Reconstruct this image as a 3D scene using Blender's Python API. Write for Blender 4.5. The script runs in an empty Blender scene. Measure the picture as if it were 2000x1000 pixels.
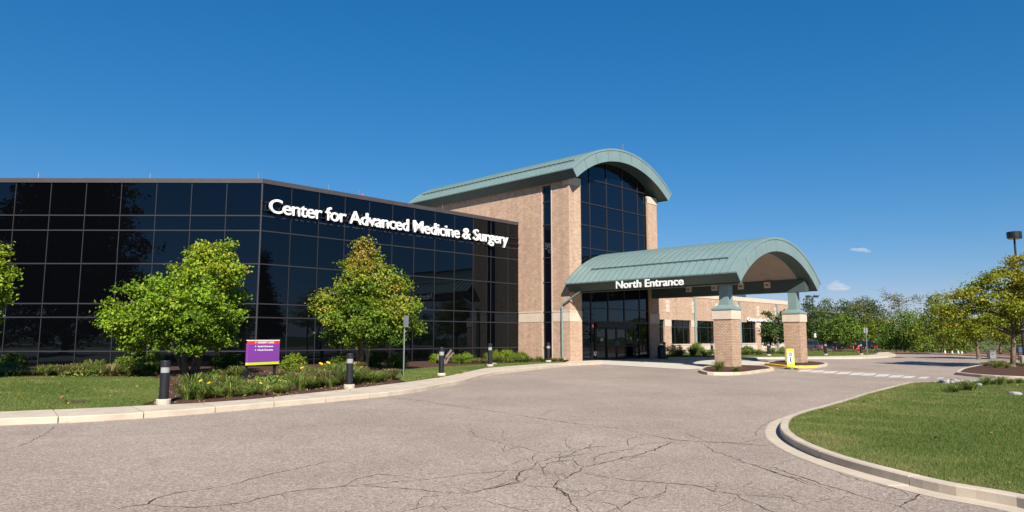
import bpy, bmesh, math, random
import numpy as np
from mathutils import Vector, Matrix
from mathutils.geometry import delaunay_2d_cdt

S = bpy.context.scene
COL = S.collection
R = math.radians
rng = np.random.default_rng(7)
random.seed(7)

# ------------------------------------------------------------------ camera, sky, sun, exposure
F, TH, H = 1350.0, math.atan(158.5 / 1350.0), 1.5
cam = bpy.data.objects.new('camera', bpy.data.cameras.new('camera'))
COL.objects.link(cam)
cam.location = (0, 0, H)
cam.rotation_euler = (R(90) + TH, 0, 0)
cam.data.sensor_width = 36
cam.data.lens = F / 2000 * 36
cam.data.clip_end = 9000
S.camera = cam

SUN_AZ, SUN_EL = math.atan2(.185, -.983), R(36.5)
w = bpy.data.worlds.new('World'); S.world = w; w.use_nodes = True
nt = w.node_tree
sky = nt.nodes.new('ShaderNodeTexSky'); sky.sky_type = 'NISHITA'; sky.sun_disc = False
sky.sun_elevation = SUN_EL; sky.sun_rotation = SUN_AZ
sky.altitude = 200; sky.air_density = 1.0; sky.dust_density = 0.0; sky.ozone_density = 3.0
hsv = nt.nodes.new('ShaderNodeHueSaturation'); hsv.inputs['Saturation'].default_value = 1.22; hsv.inputs['Value'].default_value = 1.0
tint = nt.nodes.new('ShaderNodeMix'); tint.data_type = 'RGBA'; tint.blend_type = 'MULTIPLY'; tint.inputs[0].default_value = 1
tint.inputs[7].default_value = (.80, 1.02, 1.10, 1)
bg = nt.nodes['Background']; bg.inputs['Strength'].default_value = 0.0595
nt.links.new(sky.outputs[0], tint.inputs[6]); nt.links.new(tint.outputs[2], hsv.inputs['Color'])
# the camera's rendering of the sky: each channel on its own gentle curve
sr = nt.nodes.new('ShaderNodeSeparateColor'); cb = nt.nodes.new('ShaderNodeCombineColor'); nt.links.new(hsv.outputs[0], sr.inputs[0])
for ch, gam, ref, out_ in ((0, 1.0, 1.0, .80), (1, .73, 1.74, 1.60), (2, .64, 4.36, 4.30)):
    d1 = nt.nodes.new('ShaderNodeMath'); d1.operation = 'MULTIPLY'; d1.inputs[1].default_value = 1 / ref
    d2 = nt.nodes.new('ShaderNodeMath'); d2.operation = 'POWER'; d2.inputs[1].default_value = gam
    d3 = nt.nodes.new('ShaderNodeMath'); d3.operation = 'MULTIPLY'; d3.inputs[1].default_value = out_
    nt.links.new(sr.outputs[ch], d1.inputs[0]); nt.links.new(d1.outputs[0], d2.inputs[0]); nt.links.new(d2.outputs[0], d3.inputs[0]); nt.links.new(d3.outputs[0], cb.inputs[ch])
nt.links.new(cb.outputs[0], bg.inputs[0])

sl = bpy.data.lights.new('sun', 'SUN'); sl.energy = 5.0; sl.angle = R(.5); sl.color = (1, .94, .84)
so = bpy.data.objects.new('sun', sl); COL.objects.link(so)
sd = Vector((math.sin(SUN_AZ) * math.cos(SUN_EL), math.cos(SUN_AZ) * math.cos(SUN_EL), math.sin(SUN_EL)))
so.rotation_euler = sd.to_track_quat('Z', 'Y').to_euler(); so.location = sd * 60
S.view_settings.view_transform = 'Standard'; S.view_settings.look = 'None'
S.view_settings.exposure = 0.85; S.view_settings.gamma = 1; S.view_settings.use_curve_mapping = False
S.cycles.use_denoising = True
S.cycles.max_bounces = 8; S.cycles.transparent_max_bounces = 8; S.cycles.volume_bounces = 2

# ------------------------------------------------------------------ coordinates
CT, ST = math.cos(TH), math.sin(TH)
AL = R(44.4)
U = np.array([math.sin(AL), math.cos(AL)]); V = np.array([U[1], -U[0]])   # along the north wall, outward from it
T0 = np.array([3.625, 43.395])                                            # front corner of the brick tower

def ramp0(x, wd):
    return 0.0 if x <= -wd else (x if x >= wd else (x + wd) ** 2 / (4 * wd))
def gz(x, y):
    """height of the paving: level by the building, falling gently to the camera and to the far car park"""
    b = (x - T0[0]) * V[0] + (y - T0[1]) * V[1]
    d = ramp0(b - 1.5, 4); d -= ramp0(b - 25, 6)
    e = ramp0(y - 68, 8) - ramp0(y - 150, 20)
    return -.018 * d - .022 * e
def ray(px, py):
    x, zc = px - 1000, 500 - py
    return np.array([x, F * CT - zc * ST, F * ST + zc * CT])
def G(px, py, off=0.0):
    """the ground point seen at a photo pixel"""
    r = ray(px, py); z = off
    for _ in range(40):
        t = (z - H) / r[2]
        if t <= 0: t = 500 / r[1]
        x, y = r[0] * t, r[1] * t
        z = .5 * z + .5 * (gz(x, y) + off)
    return np.array([x, y])
def AT(px, py, Y):
    r = ray(px, py); t = Y / r[1]
    return np.array([r[0] * t, Y, r[2] * t + H])
def B(a, b, z=0.0):
    p = T0 + a * U + b * V
    return np.array([p[0], p[1], z])

# ------------------------------------------------------------------ materials
def mat(name, col, rough=.7, metal=0.0, var=0.0, scale=6.0, bump=0.0, bscale=None, spec=.4, col2=None, detail=4):
    m = bpy.data.materials.new(name); m.use_nodes = True
    n = m.node_tree.nodes; l = m.node_tree.links; p = n['Principled BSDF']
    p.inputs['Roughness'].default_value = rough; p.inputs['Metallic'].default_value = metal
    p.inputs['Specular IOR Level'].default_value = spec
    p.inputs['Base Color'].default_value = (*col, 1)
    geo = n.new('ShaderNodeNewGeometry')
    if var or col2:
        t = n.new('ShaderNodeTexNoise'); t.inputs['Scale'].default_value = scale; t.inputs['Detail'].default_value = detail
        t.inputs['Roughness'].default_value = .65
        l.new(geo.outputs['Position'], t.inputs['Vector'])
        cr = n.new('ShaderNodeValToRGB')
        c2 = col2 if col2 else tuple(min(1, c * (1 + var)) for c in col)
        c1 = col if col2 else tuple(c * (1 - var) for c in col)
        cr.color_ramp.elements[0].position = .32; cr.color_ramp.elements[1].position = .68
        cr.color_ramp.elements[0].color = (*c1, 1); cr.color_ramp.elements[1].color = (*c2, 1)
        l.new(t.outputs['Fac'], cr.inputs['Fac']); l.new(cr.outputs[0], p.inputs['Base Color'])
    if bump:
        t2 = n.new('ShaderNodeTexNoise'); t2.inputs['Scale'].default_value = bscale or scale; t2.inputs['Detail'].default_value = 3
        l.new(geo.outputs['Position'], t2.inputs['Vector'])
        bp = n.new('ShaderNodeBump'); bp.inputs['Strength'].default_value = bump; bp.inputs['Distance'].default_value = .02
        l.new(t2.outputs['Fac'], bp.inputs['Height']); l.new(bp.outputs[0], p.inputs['Normal'])
    return m

def mixnode(n, a, b, fac, mode='MIX'):
    x = n.new('ShaderNodeMix'); x.data_type = 'RGBA'; x.blend_type = mode
    return x

def brick_mat(name, c1, c2, mortar, joint=.008):
    m = bpy.data.materials.new(name); m.use_nodes = True
    n = m.node_tree.nodes; l = m.node_tree.links; p = n['Principled BSDF']
    uv = n.new('ShaderNodeUVMap'); uv.uv_map = 'UVMap'
    bt = n.new('ShaderNodeTexBrick')
    bt.inputs['Scale'].default_value = 1; bt.inputs['Brick Width'].default_value = .205
    bt.inputs['Row Height'].default_value = .086; bt.inputs['Mortar Size'].default_value = joint
    bt.inputs['Mortar Smooth'].default_value = .2; bt.inputs['Bias'].default_value = -.1
    bt.inputs['Color1'].default_value = (*c1, 1); bt.inputs['Color2'].default_value = (*c2, 1); bt.inputs['Mortar'].default_value = (*mortar, 1)
    l.new(uv.outputs[0], bt.inputs['Vector'])
    ns = n.new('ShaderNodeTexNoise'); ns.inputs['Scale'].default_value = 2.6; ns.inputs['Detail'].default_value = 9; ns.inputs['Roughness'].default_value = .7
    l.new(uv.outputs[0], ns.inputs['Vector'])
    cr = n.new('ShaderNodeValToRGB'); cr.color_ramp.elements[0].color = (.84, .82, .80, 1); cr.color_ramp.elements[1].color = (1.08, 1.08, 1.08, 1)
    cr.color_ramp.elements[0].position = .3; cr.color_ramp.elements[1].position = .7
    l.new(ns.outputs['Fac'], cr.inputs['Fac'])
    x = n.new('ShaderNodeMix'); x.data_type = 'RGBA'; x.blend_type = 'MULTIPLY'; x.inputs[0].default_value = 1
    l.new(bt.outputs['Color'], x.inputs[6]); l.new(cr.outputs[0], x.inputs[7])
    mp = n.new('ShaderNodeMapping'); mp.inputs['Scale'].default_value = (2.2, .10, 1); l.new(uv.outputs[0], mp.inputs['Vector'])
    sn = n.new('ShaderNodeTexNoise'); sn.inputs['Scale'].default_value = 1.0; sn.inputs['Detail'].default_value = 6; l.new(mp.outputs[0], sn.inputs['Vector'])
    sr_ = n.new('ShaderNodeValToRGB'); sr_.color_ramp.elements[0].position = .36; sr_.color_ramp.elements[1].position = .56
    sr_.color_ramp.elements[0].color = (.89, .885, .88, 1); sr_.color_ramp.elements[1].color = (1.02, 1.02, 1.02, 1); l.new(sn.outputs['Fac'], sr_.inputs['Fac'])
    x2 = n.new('ShaderNodeMix'); x2.data_type = 'RGBA'; x2.blend_type = 'MULTIPLY'; x2.inputs[0].default_value = 1
    l.new(x.outputs[2], x2.inputs[6]); l.new(sr_.outputs[0], x2.inputs[7])
    l.new(x2.outputs[2], p.inputs['Base Color'])
    bp = n.new('ShaderNodeBump'); bp.inputs['Strength'].default_value = .6; bp.inputs['Distance'].default_value = .008; bp.invert = True
    l.new(bt.outputs['Fac'], bp.inputs['Height']); l.new(bp.outputs[0], p.inputs['Normal'])
    p.inputs['Roughness'].default_value = .9; p.inputs['Specular IOR Level'].default_value = .15
    return m

def glass_mat(name, base, ior, rough=.012, wave=.012):
    m = bpy.data.materials.new(name); m.use_nodes = True
    n = m.node_tree.nodes; l = m.node_tree.links; p = n['Principled BSDF']
    p.inputs['Base Color'].default_value = (*base, 1); p.inputs['Roughness'].default_value = rough; p.inputs['IOR'].default_value = ior
    p.inputs['Specular Tint'].default_value = (.55, .80, 1.0, 1)
    geo = n.new('ShaderNodeNewGeometry'); t = n.new('ShaderNodeTexNoise'); t.inputs['Scale'].default_value = .9; t.inputs['Detail'].default_value = 1
    l.new(geo.outputs['Position'], t.inputs['Vector'])
    bp = n.new('ShaderNodeBump'); bp.inputs['Strength'].default_value = wave; bp.inputs['Distance'].default_value = .2
    l.new(t.outputs['Fac'], bp.inputs['Height']); l.new(bp.outputs[0], p.inputs['Normal'])
    return m

def leaf_mat(name, stops, trans=.3, lo=.6, hi=1.3):
    """leaf colour from the mesh attribute 'tone' (kind of leaf), varied leaf by leaf"""
    m = bpy.data.materials.new(name); m.use_nodes = True
    n = m.node_tree.nodes; l = m.node_tree.links; p = n['Principled BSDF']; out = n['Material Output']
    at = n.new('ShaderNodeAttribute'); at.attribute_name = 'tone'
    cr = n.new('ShaderNodeValToRGB')
    els = cr.color_ramp.elements
    while len(els) < len(stops): els.new(.5)
    for e, (ps, c) in zip(els, stops): e.position = ps; e.color = (*c, 1)
    l.new(at.outputs['Fac'], cr.inputs['Fac'])
    geo = n.new('ShaderNodeNewGeometry')
    mr = n.new('ShaderNodeMapRange'); mr.inputs['To Min'].default_value = lo; mr.inputs['To Max'].default_value = hi
    l.new(geo.outputs['Random Per Island'], mr.inputs['Value'])
    x = n.new('ShaderNodeMix'); x.data_type = 'RGBA'; x.blend_type = 'MULTIPLY'; x.inputs[0].default_value = 1
    l.new(cr.outputs[0], x.inputs[6]); l.new(mr.outputs[0], x.inputs[7])
    l.new(x.outputs[2], p.inputs['Base Color'])
    p.inputs['Roughness'].default_value = .55; p.inputs['Specular IOR Level'].default_value = .25
    tr = n.new('ShaderNodeBsdfTranslucent'); l.new(x.outputs[2], tr.inputs['Color'])
    ms = n.new('ShaderNodeMixShader'); ms.inputs[0].default_value = trans
    l.new(p.outputs[0], ms.inputs[1]); l.new(tr.outputs[0], ms.inputs[2]); l.new(ms.outputs[0], out.inputs['Surface'])
    return m

M = {}
M['brick'] = brick_mat('tan_brick', (.50, .345, .248), (.385, .25, .175), (.37, .285, .22))
M['brick_fine'] = brick_mat('tan_brick_pillar', (.51, .35, .25), (.39, .25, .175), (.24, .175, .13), .012)
M['stone'] = mat('limestone', (.52, .43, .34), .85, var=.08, scale=2.5, bump=.15, bscale=30, spec=.2)
M['glass'] = glass_mat('tinted_glass', (.0012, .0014, .002), 1.52)
M['glass2'] = glass_mat('tower_glass', (.0018, .003, .006), 1.6)
M['mullion'] = mat('mullion_metal', (.042, .042, .050), .45, .5, var=.05, scale=3)
M['dark_frame'] = mat('dark_frame', (.012, .012, .015), .4, .2, var=.1, scale=3)
M['coping'] = mat('coping_metal', (.075, .065, .066), .5, .4, var=.08, scale=1.5)
M['green'] = mat('patina_metal', (.185, .262, .255), .42, .15, var=.07, scale=1.1, bump=.06, bscale=1.2, spec=.35)
M['green_dark'] = mat('patina_trim', (.058, .085, .078), .5, .1, var=.05, scale=1.5, spec=.35)
M['seam'] = mat('roof_seam', (.11, .165, .155), .5, .1, var=.06, scale=3)
M['soffit'] = mat('soffit_plaster', (.30, .25, .20), .85, var=.06, scale=1.2)
M['white'] = mat('white_letters', (.74, .74, .72), .4, var=.02, scale=4)
M['roof'] = mat('roof_membrane', (.25, .24, .23), .9, var=.1, scale=.5)
M['blue'] = mat('blue_metal', (.045, .085, .145), .45, .2, var=.08, scale=1.5)
M['bark'] = mat('bark', (.14, .105, .075), .9, var=.35, scale=9, bump=.6, bscale=22, spec=.15)
M['bark_pale'] = mat('pale_bark', (.26, .20, .15), .9, var=.3, scale=9, bump=.6, bscale=22, spec=.15)
M['black'] = mat('black_metal', (.014, .015, .019), .42, .1, var=.12, scale=5)
M['lens'] = mat('lamp_lens', (.27, .275, .28), .15, .0, var=.05, scale=20)
M['concrete'] = mat('concrete', (.39, .325, .25), .9, col2=(.52, .44, .345), scale=1.3, bump=.12, bscale=60, spec=.2, detail=9)
M['conc_pad'] = mat('pad_concrete', (.44, .40, .345), .9, col2=(.52, .48, .42), scale=.8, bump=.1, bscale=50, spec=.2, detail=9)
M['yellow'] = mat('yellow_paint', (.80, .47, .06), .7, var=.15, scale=6)
M['paint'] = mat('road_paint', (.50, .46, .42), .8, var=.22, scale=5, detail=10)
M['mulch'] = mat('mulch', (.040, .021, .015), .95, col2=(.115, .062, .045), scale=22, bump=1.0, bscale=28, spec=.1, detail=8)
M['crack'] = mat('crack_fill', (.060, .047, .040), .9, var=.3, scale=6, spec=.1)
M['rock'] = mat('pale_rock', (.19, .18, .175), .9, col2=(.40, .385, .37), scale=7, bump=.5, bscale=12, spec=.2)
M['purple'] = mat('purple_panel', (.20, .045, .30), .4, var=.03, scale=4)
M['red'] = mat('red_panel', (.72, .035, .03), .4, var=.03, scale=4)
M['lime'] = mat('lime_panel', (.58, .66, .03), .4, var=.03, scale=4)
M['fluo'] = mat('fluorescent_sheet', (.52, .80, .02), .4, var=.03, scale=4)
M['alu'] = mat('sheet_metal', (.33, .33, .34), .4, .7, var=.08, scale=5)
M['tyre'] = mat('tyre', (.012, .012, .012), .85, var=.1, scale=9)
M['rim'] = mat('alloy_rim', (.5, .5, .52), .3, .8, var=.05, scale=9)
M['tail'] = mat('tail_light', (.65, .02, .03), .2, var=.05, scale=9)
M['car_glass'] = glass_mat('car_glass', (.01, .012, .014), 1.5)
M['orange'] = mat('orange_plastic', (.75, .16, .04), .5, var=.05, scale=8)
M['hydrant'] = mat('hydrant_red', (.55, .06, .04), .45, var=.1, scale=8)
M['wood'] = mat('cut_wood', (.11, .08, .06), .9, col2=(.24, .18, .14), scale=14, bump=.5, bscale=20)
M['petal'] = mat('yellow_petal', (.85, .42, .02), .6, var=.1, scale=20)
M['mulch_pale'] = mat('rust_soil', (.15, .065, .04), .95, col2=(.26, .14, .09), scale=3, bump=.5, bscale=20, spec=.1)

def asphalt_mat():
    m = bpy.data.materials.new('asphalt'); m.use_nodes = True
    n = m.node_tree.nodes; l = m.node_tree.links; p = n['Principled BSDF']
    geo = n.new('ShaderNodeNewGeometry')
    def noise(sc, d, r=.6):
        t = n.new('ShaderNodeTexNoise'); t.inputs['Scale'].default_value = sc; t.inputs['Detail'].default_value = d; t.inputs['Roughness'].default_value = r
        l.new(geo.outputs['Position'], t.inputs['Vector']); return t
    def ramp(src, a, b, c1, c2):
        cr = n.new('ShaderNodeValToRGB'); cr.color_ramp.elements[0].position = a; cr.color_ramp.elements[1].position = b
        cr.color_ramp.elements[0].color = (*c1, 1); cr.color_ramp.elements[1].color = (*c2, 1)
        l.new(src, cr.inputs['Fac']); return cr
    vo = n.new('ShaderNodeTexVoronoi'); vo.inputs['Scale'].default_value = 55
    l.new(geo.outputs['Position'], vo.inputs['Vector'])
    agg = n.new('ShaderNodeValToRGB')
    e = agg.color_ramp.elements; e[0].position = 0; e[0].color = (.205, .162, .134, 1); e[1].position = 1; e[1].color = (.41, .34, .285, 1)
    e2 = e.new(.5); e2.color = (.297, .238, .196, 1)
    sep = n.new('ShaderNodeSeparateColor'); l.new(vo.outputs['Color'], sep.inputs[0]); l.new(sep.outputs[0], agg.inputs['Fac'])
    big = ramp(noise(.22, 6, .6).outputs['Fac'], .3, .7, (.84, .83, .825), (1.11, 1.105, 1.095))
    med = ramp(noise(1.3, 8, .75).outputs['Fac'], .3, .7, (.90, .895, .89), (1.08, 1.08, 1.08))
    fine = ramp(noise(16, 3, .7).outputs['Fac'], .3, .7, (.84, .83, .82), (1.14, 1.14, 1.15))
    prev = agg.outputs[0]
    for c in (big, med, fine):
        x = n.new('ShaderNodeMix'); x.data_type = 'RGBA'; x.blend_type = 'MULTIPLY'; x.inputs[0].default_value = 1
        l.new(prev, x.inputs[6]); l.new(c.outputs[0], x.inputs[7]); prev = x.outputs[2]
    l.new(prev, p.inputs['Base Color'])
    bp = n.new('ShaderNodeBump'); bp.inputs['Strength'].default_value = .5; bp.inputs['Distance'].default_value = .006
    l.new(vo.outputs['Distance'], bp.inputs['Height']); l.new(bp.outputs[0], p.inputs['Normal'])
    p.inputs['Roughness'].default_value = .9; p.inputs['Specular IOR Level'].default_value = .2
    return m
M['asphalt'] = asphalt_mat()

def turf_mat(name, a, b, dry):
    m = mat(name, a, .95, col2=b, scale=3.0, bump=.7, bscale=35, spec=.1, detail=8)
    n = m.node_tree.nodes; l = m.node_tree.links; p = n['Principled BSDF']
    src = p.inputs['Base Color'].links[0].from_socket
    geo = n.new('ShaderNodeNewGeometry')
    t = n.new('ShaderNodeTexNoise'); t.inputs['Scale'].default_value = .55; t.inputs['Detail'].default_value = 5; t.inputs['Roughness'].default_value = .65
    l.new(geo.outputs['Position'], t.inputs['Vector'])
    cr = n.new('ShaderNodeValToRGB'); cr.color_ramp.elements[0].position = .55; cr.color_ramp.elements[1].position = .72
    l.new(t.outputs['Fac'], cr.inputs['Fac'])
    x = n.new('ShaderNodeMix'); x.data_type = 'RGBA'
    l.new(cr.outputs[0], x.inputs[0]); l.new(src, x.inputs[6]); x.inputs[7].default_value = (*dry, 1)
    l.new(x.outputs[2], p.inputs['Base Color'])
    return m
M['turf'] = turf_mat('turf', (.062, .088, .020), (.100, .130, .034), (.16, .13, .062))
M['terrain'] = turf_mat('rough_grass', (.060, .080, .024), (.10, .115, .04), (.16, .13, .07))
M['blade'] = leaf_mat('grass_blade', [(0, (.066, .112, .018)), (.5, (.155, .205, .046)), (1, (.30, .245, .11))], .28)
M['lily'] = leaf_mat('strappy_leaf', [(0, (.060, .115, .018)), (.5, (.16, .24, .036)), (1, (.34, .28, .10))], .35, .6, 1.4)
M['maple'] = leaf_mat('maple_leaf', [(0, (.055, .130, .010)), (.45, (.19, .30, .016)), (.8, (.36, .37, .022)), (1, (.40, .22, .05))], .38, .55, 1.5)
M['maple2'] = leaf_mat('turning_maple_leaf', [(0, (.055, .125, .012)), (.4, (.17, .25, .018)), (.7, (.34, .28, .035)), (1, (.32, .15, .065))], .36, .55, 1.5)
M['lily_dry'] = leaf_mat('tan_strappy_leaf', [(0, (.09, .12, .03)), (.5, (.22, .21, .07)), (1, (.40, .29, .15))], .35, .6, 1.4)
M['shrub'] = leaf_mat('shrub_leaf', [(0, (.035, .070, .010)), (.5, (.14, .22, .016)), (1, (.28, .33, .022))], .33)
M['tree_dark'] = leaf_mat('dark_leaf', [(0, (.036, .070, .015)), (.5, (.085, .125, .026)), (1, (.17, .16, .045))], .3, .5, 1.5)
M['tree_mid'] = leaf_mat('green_leaf', [(0, (.055, .115, .015)), (.5, (.125, .20, .025)), (1, (.25, .25, .04))], .33, .5, 1.5)
M['tree_yel'] = leaf_mat('yellowing_leaf', [(0, (.085, .125, .010)), (.5, (.22, .245, .015)), (1, (.42, .33, .025))], .38, .55, 1.5)
M['scrub'] = leaf_mat('scrub_grass', [(0, (.06, .085, .02)), (.5, (.14, .13, .05)), (1, (.24, .17, .08))], .3)

# ------------------------------------------------------------------ object helpers
def empty(name, loc, label=None, cat=None, group=None):
    o = bpy.data.objects.new(name, None); COL.objects.link(o); o.location = tuple(loc); o.empty_display_size = .3
    return tag(o, label, cat, group)
def tag(o, label=None, cat=None, group=None, kind=None):
    if label: o['label'] = label
    if cat: o['category'] = cat
    if group: o['group'] = group
    if kind: o['kind'] = kind
    return o
def root_loc(o):
    while o is not None and o.parent is not None: o = o.parent
    return Vector(o.location) if o is not None else Vector((0, 0, 0))
def link(name, me, m, parent=None):
    o = bpy.data.objects.new(name, me); COL.objects.link(o)
    if m is not None and len(me.materials) == 0: me.materials.append(m)
    if parent is not None: o.parent = parent
    return o
def np_mesh(name, verts, faces, tone=None, smooth=False):
    """verts (N,3), faces (M,k) with one k"""
    verts = np.ascontiguousarray(verts, dtype=np.float32); faces = np.ascontiguousarray(faces, dtype=np.int32)
    me = bpy.data.meshes.new(name)
    me.vertices.add(len(verts)); me.vertices.foreach_set('co', verts.ravel())
    k = faces.shape[1]
    me.loops.add(faces.size); me.loops.foreach_set('vertex_index', faces.ravel())
    me.polygons.add(len(faces)); me.polygons.foreach_set('loop_start', np.arange(0, faces.size, k, dtype=np.int32))
    if tone is not None:
        at = me.attributes.new('tone', 'FLOAT', 'POINT'); at.data.foreach_set('value', np.ascontiguousarray(tone, dtype=np.float32))
    me.update(calc_edges=True)
    if smooth: me.polygons.foreach_set('use_smooth', np.ones(len(faces), dtype=bool))
    return me

class MB:
    """collects faces in world coordinates and links them as ONE mesh object"""
    def __init__(self): self.v = []; self.f = []
    def add(self, vs, fs):
        o = len(self.v); self.v += [tuple(map(float, p)) for p in vs]; self.f += [tuple(i + o for i in f) for f in fs]; return self
    def hexa(self, p):      # p: 8 points, bottom 0-3, top 4-7
        return self.add(p, [(3, 2, 1, 0), (4, 5, 6, 7), (0, 1, 5, 4), (1, 2, 6, 5), (2, 3, 7, 6), (3, 0, 4, 7)])
    def bbox(self, a0, a1, b0, b1, z0, z1, fr=None):
        fr = fr or B
        q = [(a0, b0), (a0, b1), (a1, b1), (a1, b0)]
        return self.hexa([fr(a, b, z0) for a, b in q] + [fr(a, b, z1) for a, b in q])
    def box(self, x0, x1, y0, y1, z0, z1):
        q = [(x0, y0), (x1, y0), (x1, y1), (x0, y1)]
        return self.hexa([(x, y, z0) for x, y in q] + [(x, y, z1) for x, y in q])
    def prism(self, pts, d):
        """polygon pts (list of 3-vectors) swept by vector d"""
        n = len(pts); a = [np.array(p, float) for p in pts]; d = np.array(d, float)
        fs = [tuple(range(n)), tuple(range(2 * n - 1, n - 1, -1))] + [(i, i + n, (i + 1) % n + n, (i + 1) % n) for i in range(n)]
        return self.add(a + [p + d for p in a], fs)
    def tube(self, pts, rad, n=8, cap=True):
        pts = [np.array(p, float) for p in pts]
        if not hasattr(rad, '__len__'): rad = [rad] * len(pts)
        o = len(self.v); rings = []
        for i, p in enumerate(pts):
            t = pts[min(i + 1, len(pts) - 1)] - pts[max(i - 1, 0)]; t = t / (np.linalg.norm(t) + 1e-9)
            ref = np.array([0, 0, 1.0]) if abs(t[2]) < .9 else np.array([1.0, 0, 0])
            e1 = np.cross(t, ref); e1 /= np.linalg.norm(e1); e2 = np.cross(t, e1)
            for k in range(n):
                an = 2 * math.pi * k / n
                self.v.append(tuple(p + rad[i] * (math.cos(an) * e1 + math.sin(an) * e2)))
        for i in range(len(pts) - 1):
            for k in range(n):
                a, b_ = o + i * n + k, o + i * n + (k + 1) % n
                self.f.append((a, b_, b_ + n, a + n))
        if cap:
            self.f.append(tuple(o + k for k in range(n - 1, -1, -1))); e = o + (len(pts) - 1) * n
            self.f.append(tuple(e + k for k in range(n)))
        return self
    def lathe(self, c, prof, n=16):
        """prof: list of (r, z) from the bottom up, about the vertical through c"""
        o = len(self.v)
        for r_, z in prof:
            for k in range(n):
                an = 2 * math.pi * k / n; self.v.append((c[0] + r_ * math.cos(an), c[1] + r_ * math.sin(an), c[2] + z))
        for i in range(len(prof) - 1):
            for k in range(n):
                a, b_ = o + i * n + k, o + i * n + (k + 1) % n
                self.f.append((a, b_, b_ + n, a + n))
        self.f.append(tuple(o + k for k in range(n - 1, -1, -1))); e = o + (len(prof) - 1) * n
        self.f.append(tuple(e + k for k in range(n)))
        return self
    def build(self, name, m, parent=None, uv=False, bevel=0, smooth=False):
        r0 = np.array(root_loc(parent)) if parent is not None else np.zeros(3)
        me = bpy.data.meshes.new(name)
        me.from_pydata([tuple(np.array(p) - r0) for p in self.v], [], self.f)
        bm = bmesh.new(); bm.from_mesh(me)
        bmesh.ops.recalc_face_normals(bm, faces=bm.faces)
        if bevel:
            bmesh.ops.bevel(bm, geom=bm.edges[:], offset=bevel, segments=1, affect='EDGES')
        if uv:
            ul = bm.loops.layers.uv.new('UVMap')
            for f in bm.faces:
                nrm = f.normal
                if abs(nrm.z) > .75:
                    for lp in f.loops: lp[ul].uv = (lp.vert.co.x + r0[0], lp.vert.co.y + r0[1])
                else:
                    t = Vector((-nrm.y, nrm.x, 0)).normalized()
                    for lp in f.loops: lp[ul].uv = ((lp.vert.co + Vector(r0)).dot(t), lp.vert.co.z + r0[2])
        bm.to_mesh(me); bm.free()
        if smooth: me.polygons.foreach_set('use_smooth', [True] * len(me.polygons))
        return link(name, me, m, parent)

def copy_tree(o, loc, rz=0, sc=(1, 1, 1), label=None):
    c = o.copy(); COL.objects.link(c); c.location = tuple(loc); c.rotation_euler = (0, 0, rz); c.scale = sc
    if label: c['label'] = label
    for ch in list(o.children):
        d = ch.copy(); COL.objects.link(d); d.parent = c
        for g in list(ch.children):
            e = g.copy(); COL.objects.link(e); e.parent = d
    return c

def catmull(pts, step):
    p = [np.array(q, float) for q in pts]; out = []
    for i in range(len(p) - 1):
        p0 = p[max(i - 1, 0)]; p1 = p[i]; p2 = p[i + 1]; p3 = p[min(i + 2, len(p) - 1)]
        n = max(1, int(np.linalg.norm(p2 - p1) / step))
        for k in range(n):
            t = k / n
            out.append(.5 * (2 * p1 + (p2 - p0) * t + (2 * p0 - 5 * p1 + 4 * p2 - p3) * t * t + (3 * p1 - p0 - 3 * p2 + p3) * t ** 3))
    out.append(p[-1]); return out
def resample(pts, n):
    p = np.array(pts, float); d = np.r_[0, np.cumsum(np.linalg.norm(np.diff(p, axis=0), axis=1))]
    t = np.linspace(0, d[-1], n)
    return np.stack([np.interp(t, d, p[:, i]) for i in range(p.shape[1])], 1)
def GP(pix, off=0.0): return [G(x, y, off) for x, y in pix]
def inside(pts, poly):
    p = np.asarray(pts); q = np.asarray(poly); x, y = p[:, 0], p[:, 1]; r = np.zeros(len(p), bool)
    j = len(q) - 1
    for i in range(len(q)):
        xi, yi = q[i]; xj, yj = q[j]
        c = ((yi > y) != (yj > y)) & (x < (xj - xi) * (y - yi) / (yj - yi + 1e-12) + xi)
        r ^= c; j = i
    return r
def sheet(name, poly, off, m, spacing=1.6, kind=None, parent=None, rough=0.0, maxz=None):
    poly = [tuple(map(float, p)) for p in poly]
    q = np.array(poly); mn, mx = q.min(0), q.max(0)
    gx, gy = np.meshgrid(np.arange(mn[0], mx[0], spacing), np.arange(mn[1], mx[1], spacing))
    pts = np.stack([gx.ravel(), gy.ravel()], 1) + rng.uniform(-.2, .2, (gx.size, 2)) * spacing
    pts = pts[inside(pts, poly)]
    edge = []
    for i in range(len(poly)):
        a, b_ = np.array(poly[i]), np.array(poly[(i + 1) % len(poly)]); n = max(1, int(np.linalg.norm(b_ - a) / spacing))
        edge += [a + (b_ - a) * k / n for k in range(n)]
    ne = len(edge); allp = [Vector(p) for p in edge] + [Vector(p) for p in pts]
    vo, _, fo, _, _, _ = delaunay_2d_cdt(allp, [], [list(range(ne))], 1, 1e-5)
    zs = [gz(v.x, v.y) + off for v in vo]
    if rough:
        for i, v in enumerate(vo):
            if i >= ne: zs[i] += float(rng.uniform(0, rough))
    me = bpy.data.meshes.new(name); me.from_pydata([(v.x, v.y, z) for v, z in zip(vo, zs)], [], [f for f in fo])
    bm = bmesh.new(); bm.from_mesh(me)
    for f in bm.faces:
        f.normal_update()
        if f.normal.z < 0: f.normal_flip()
    bm.to_mesh(me); bm.free()
    me.polygons.foreach_set('use_smooth', [True] * len(me.polygons))
    o = link(name, me, m, parent)
    if kind: o['kind'] = kind
    return o
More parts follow.
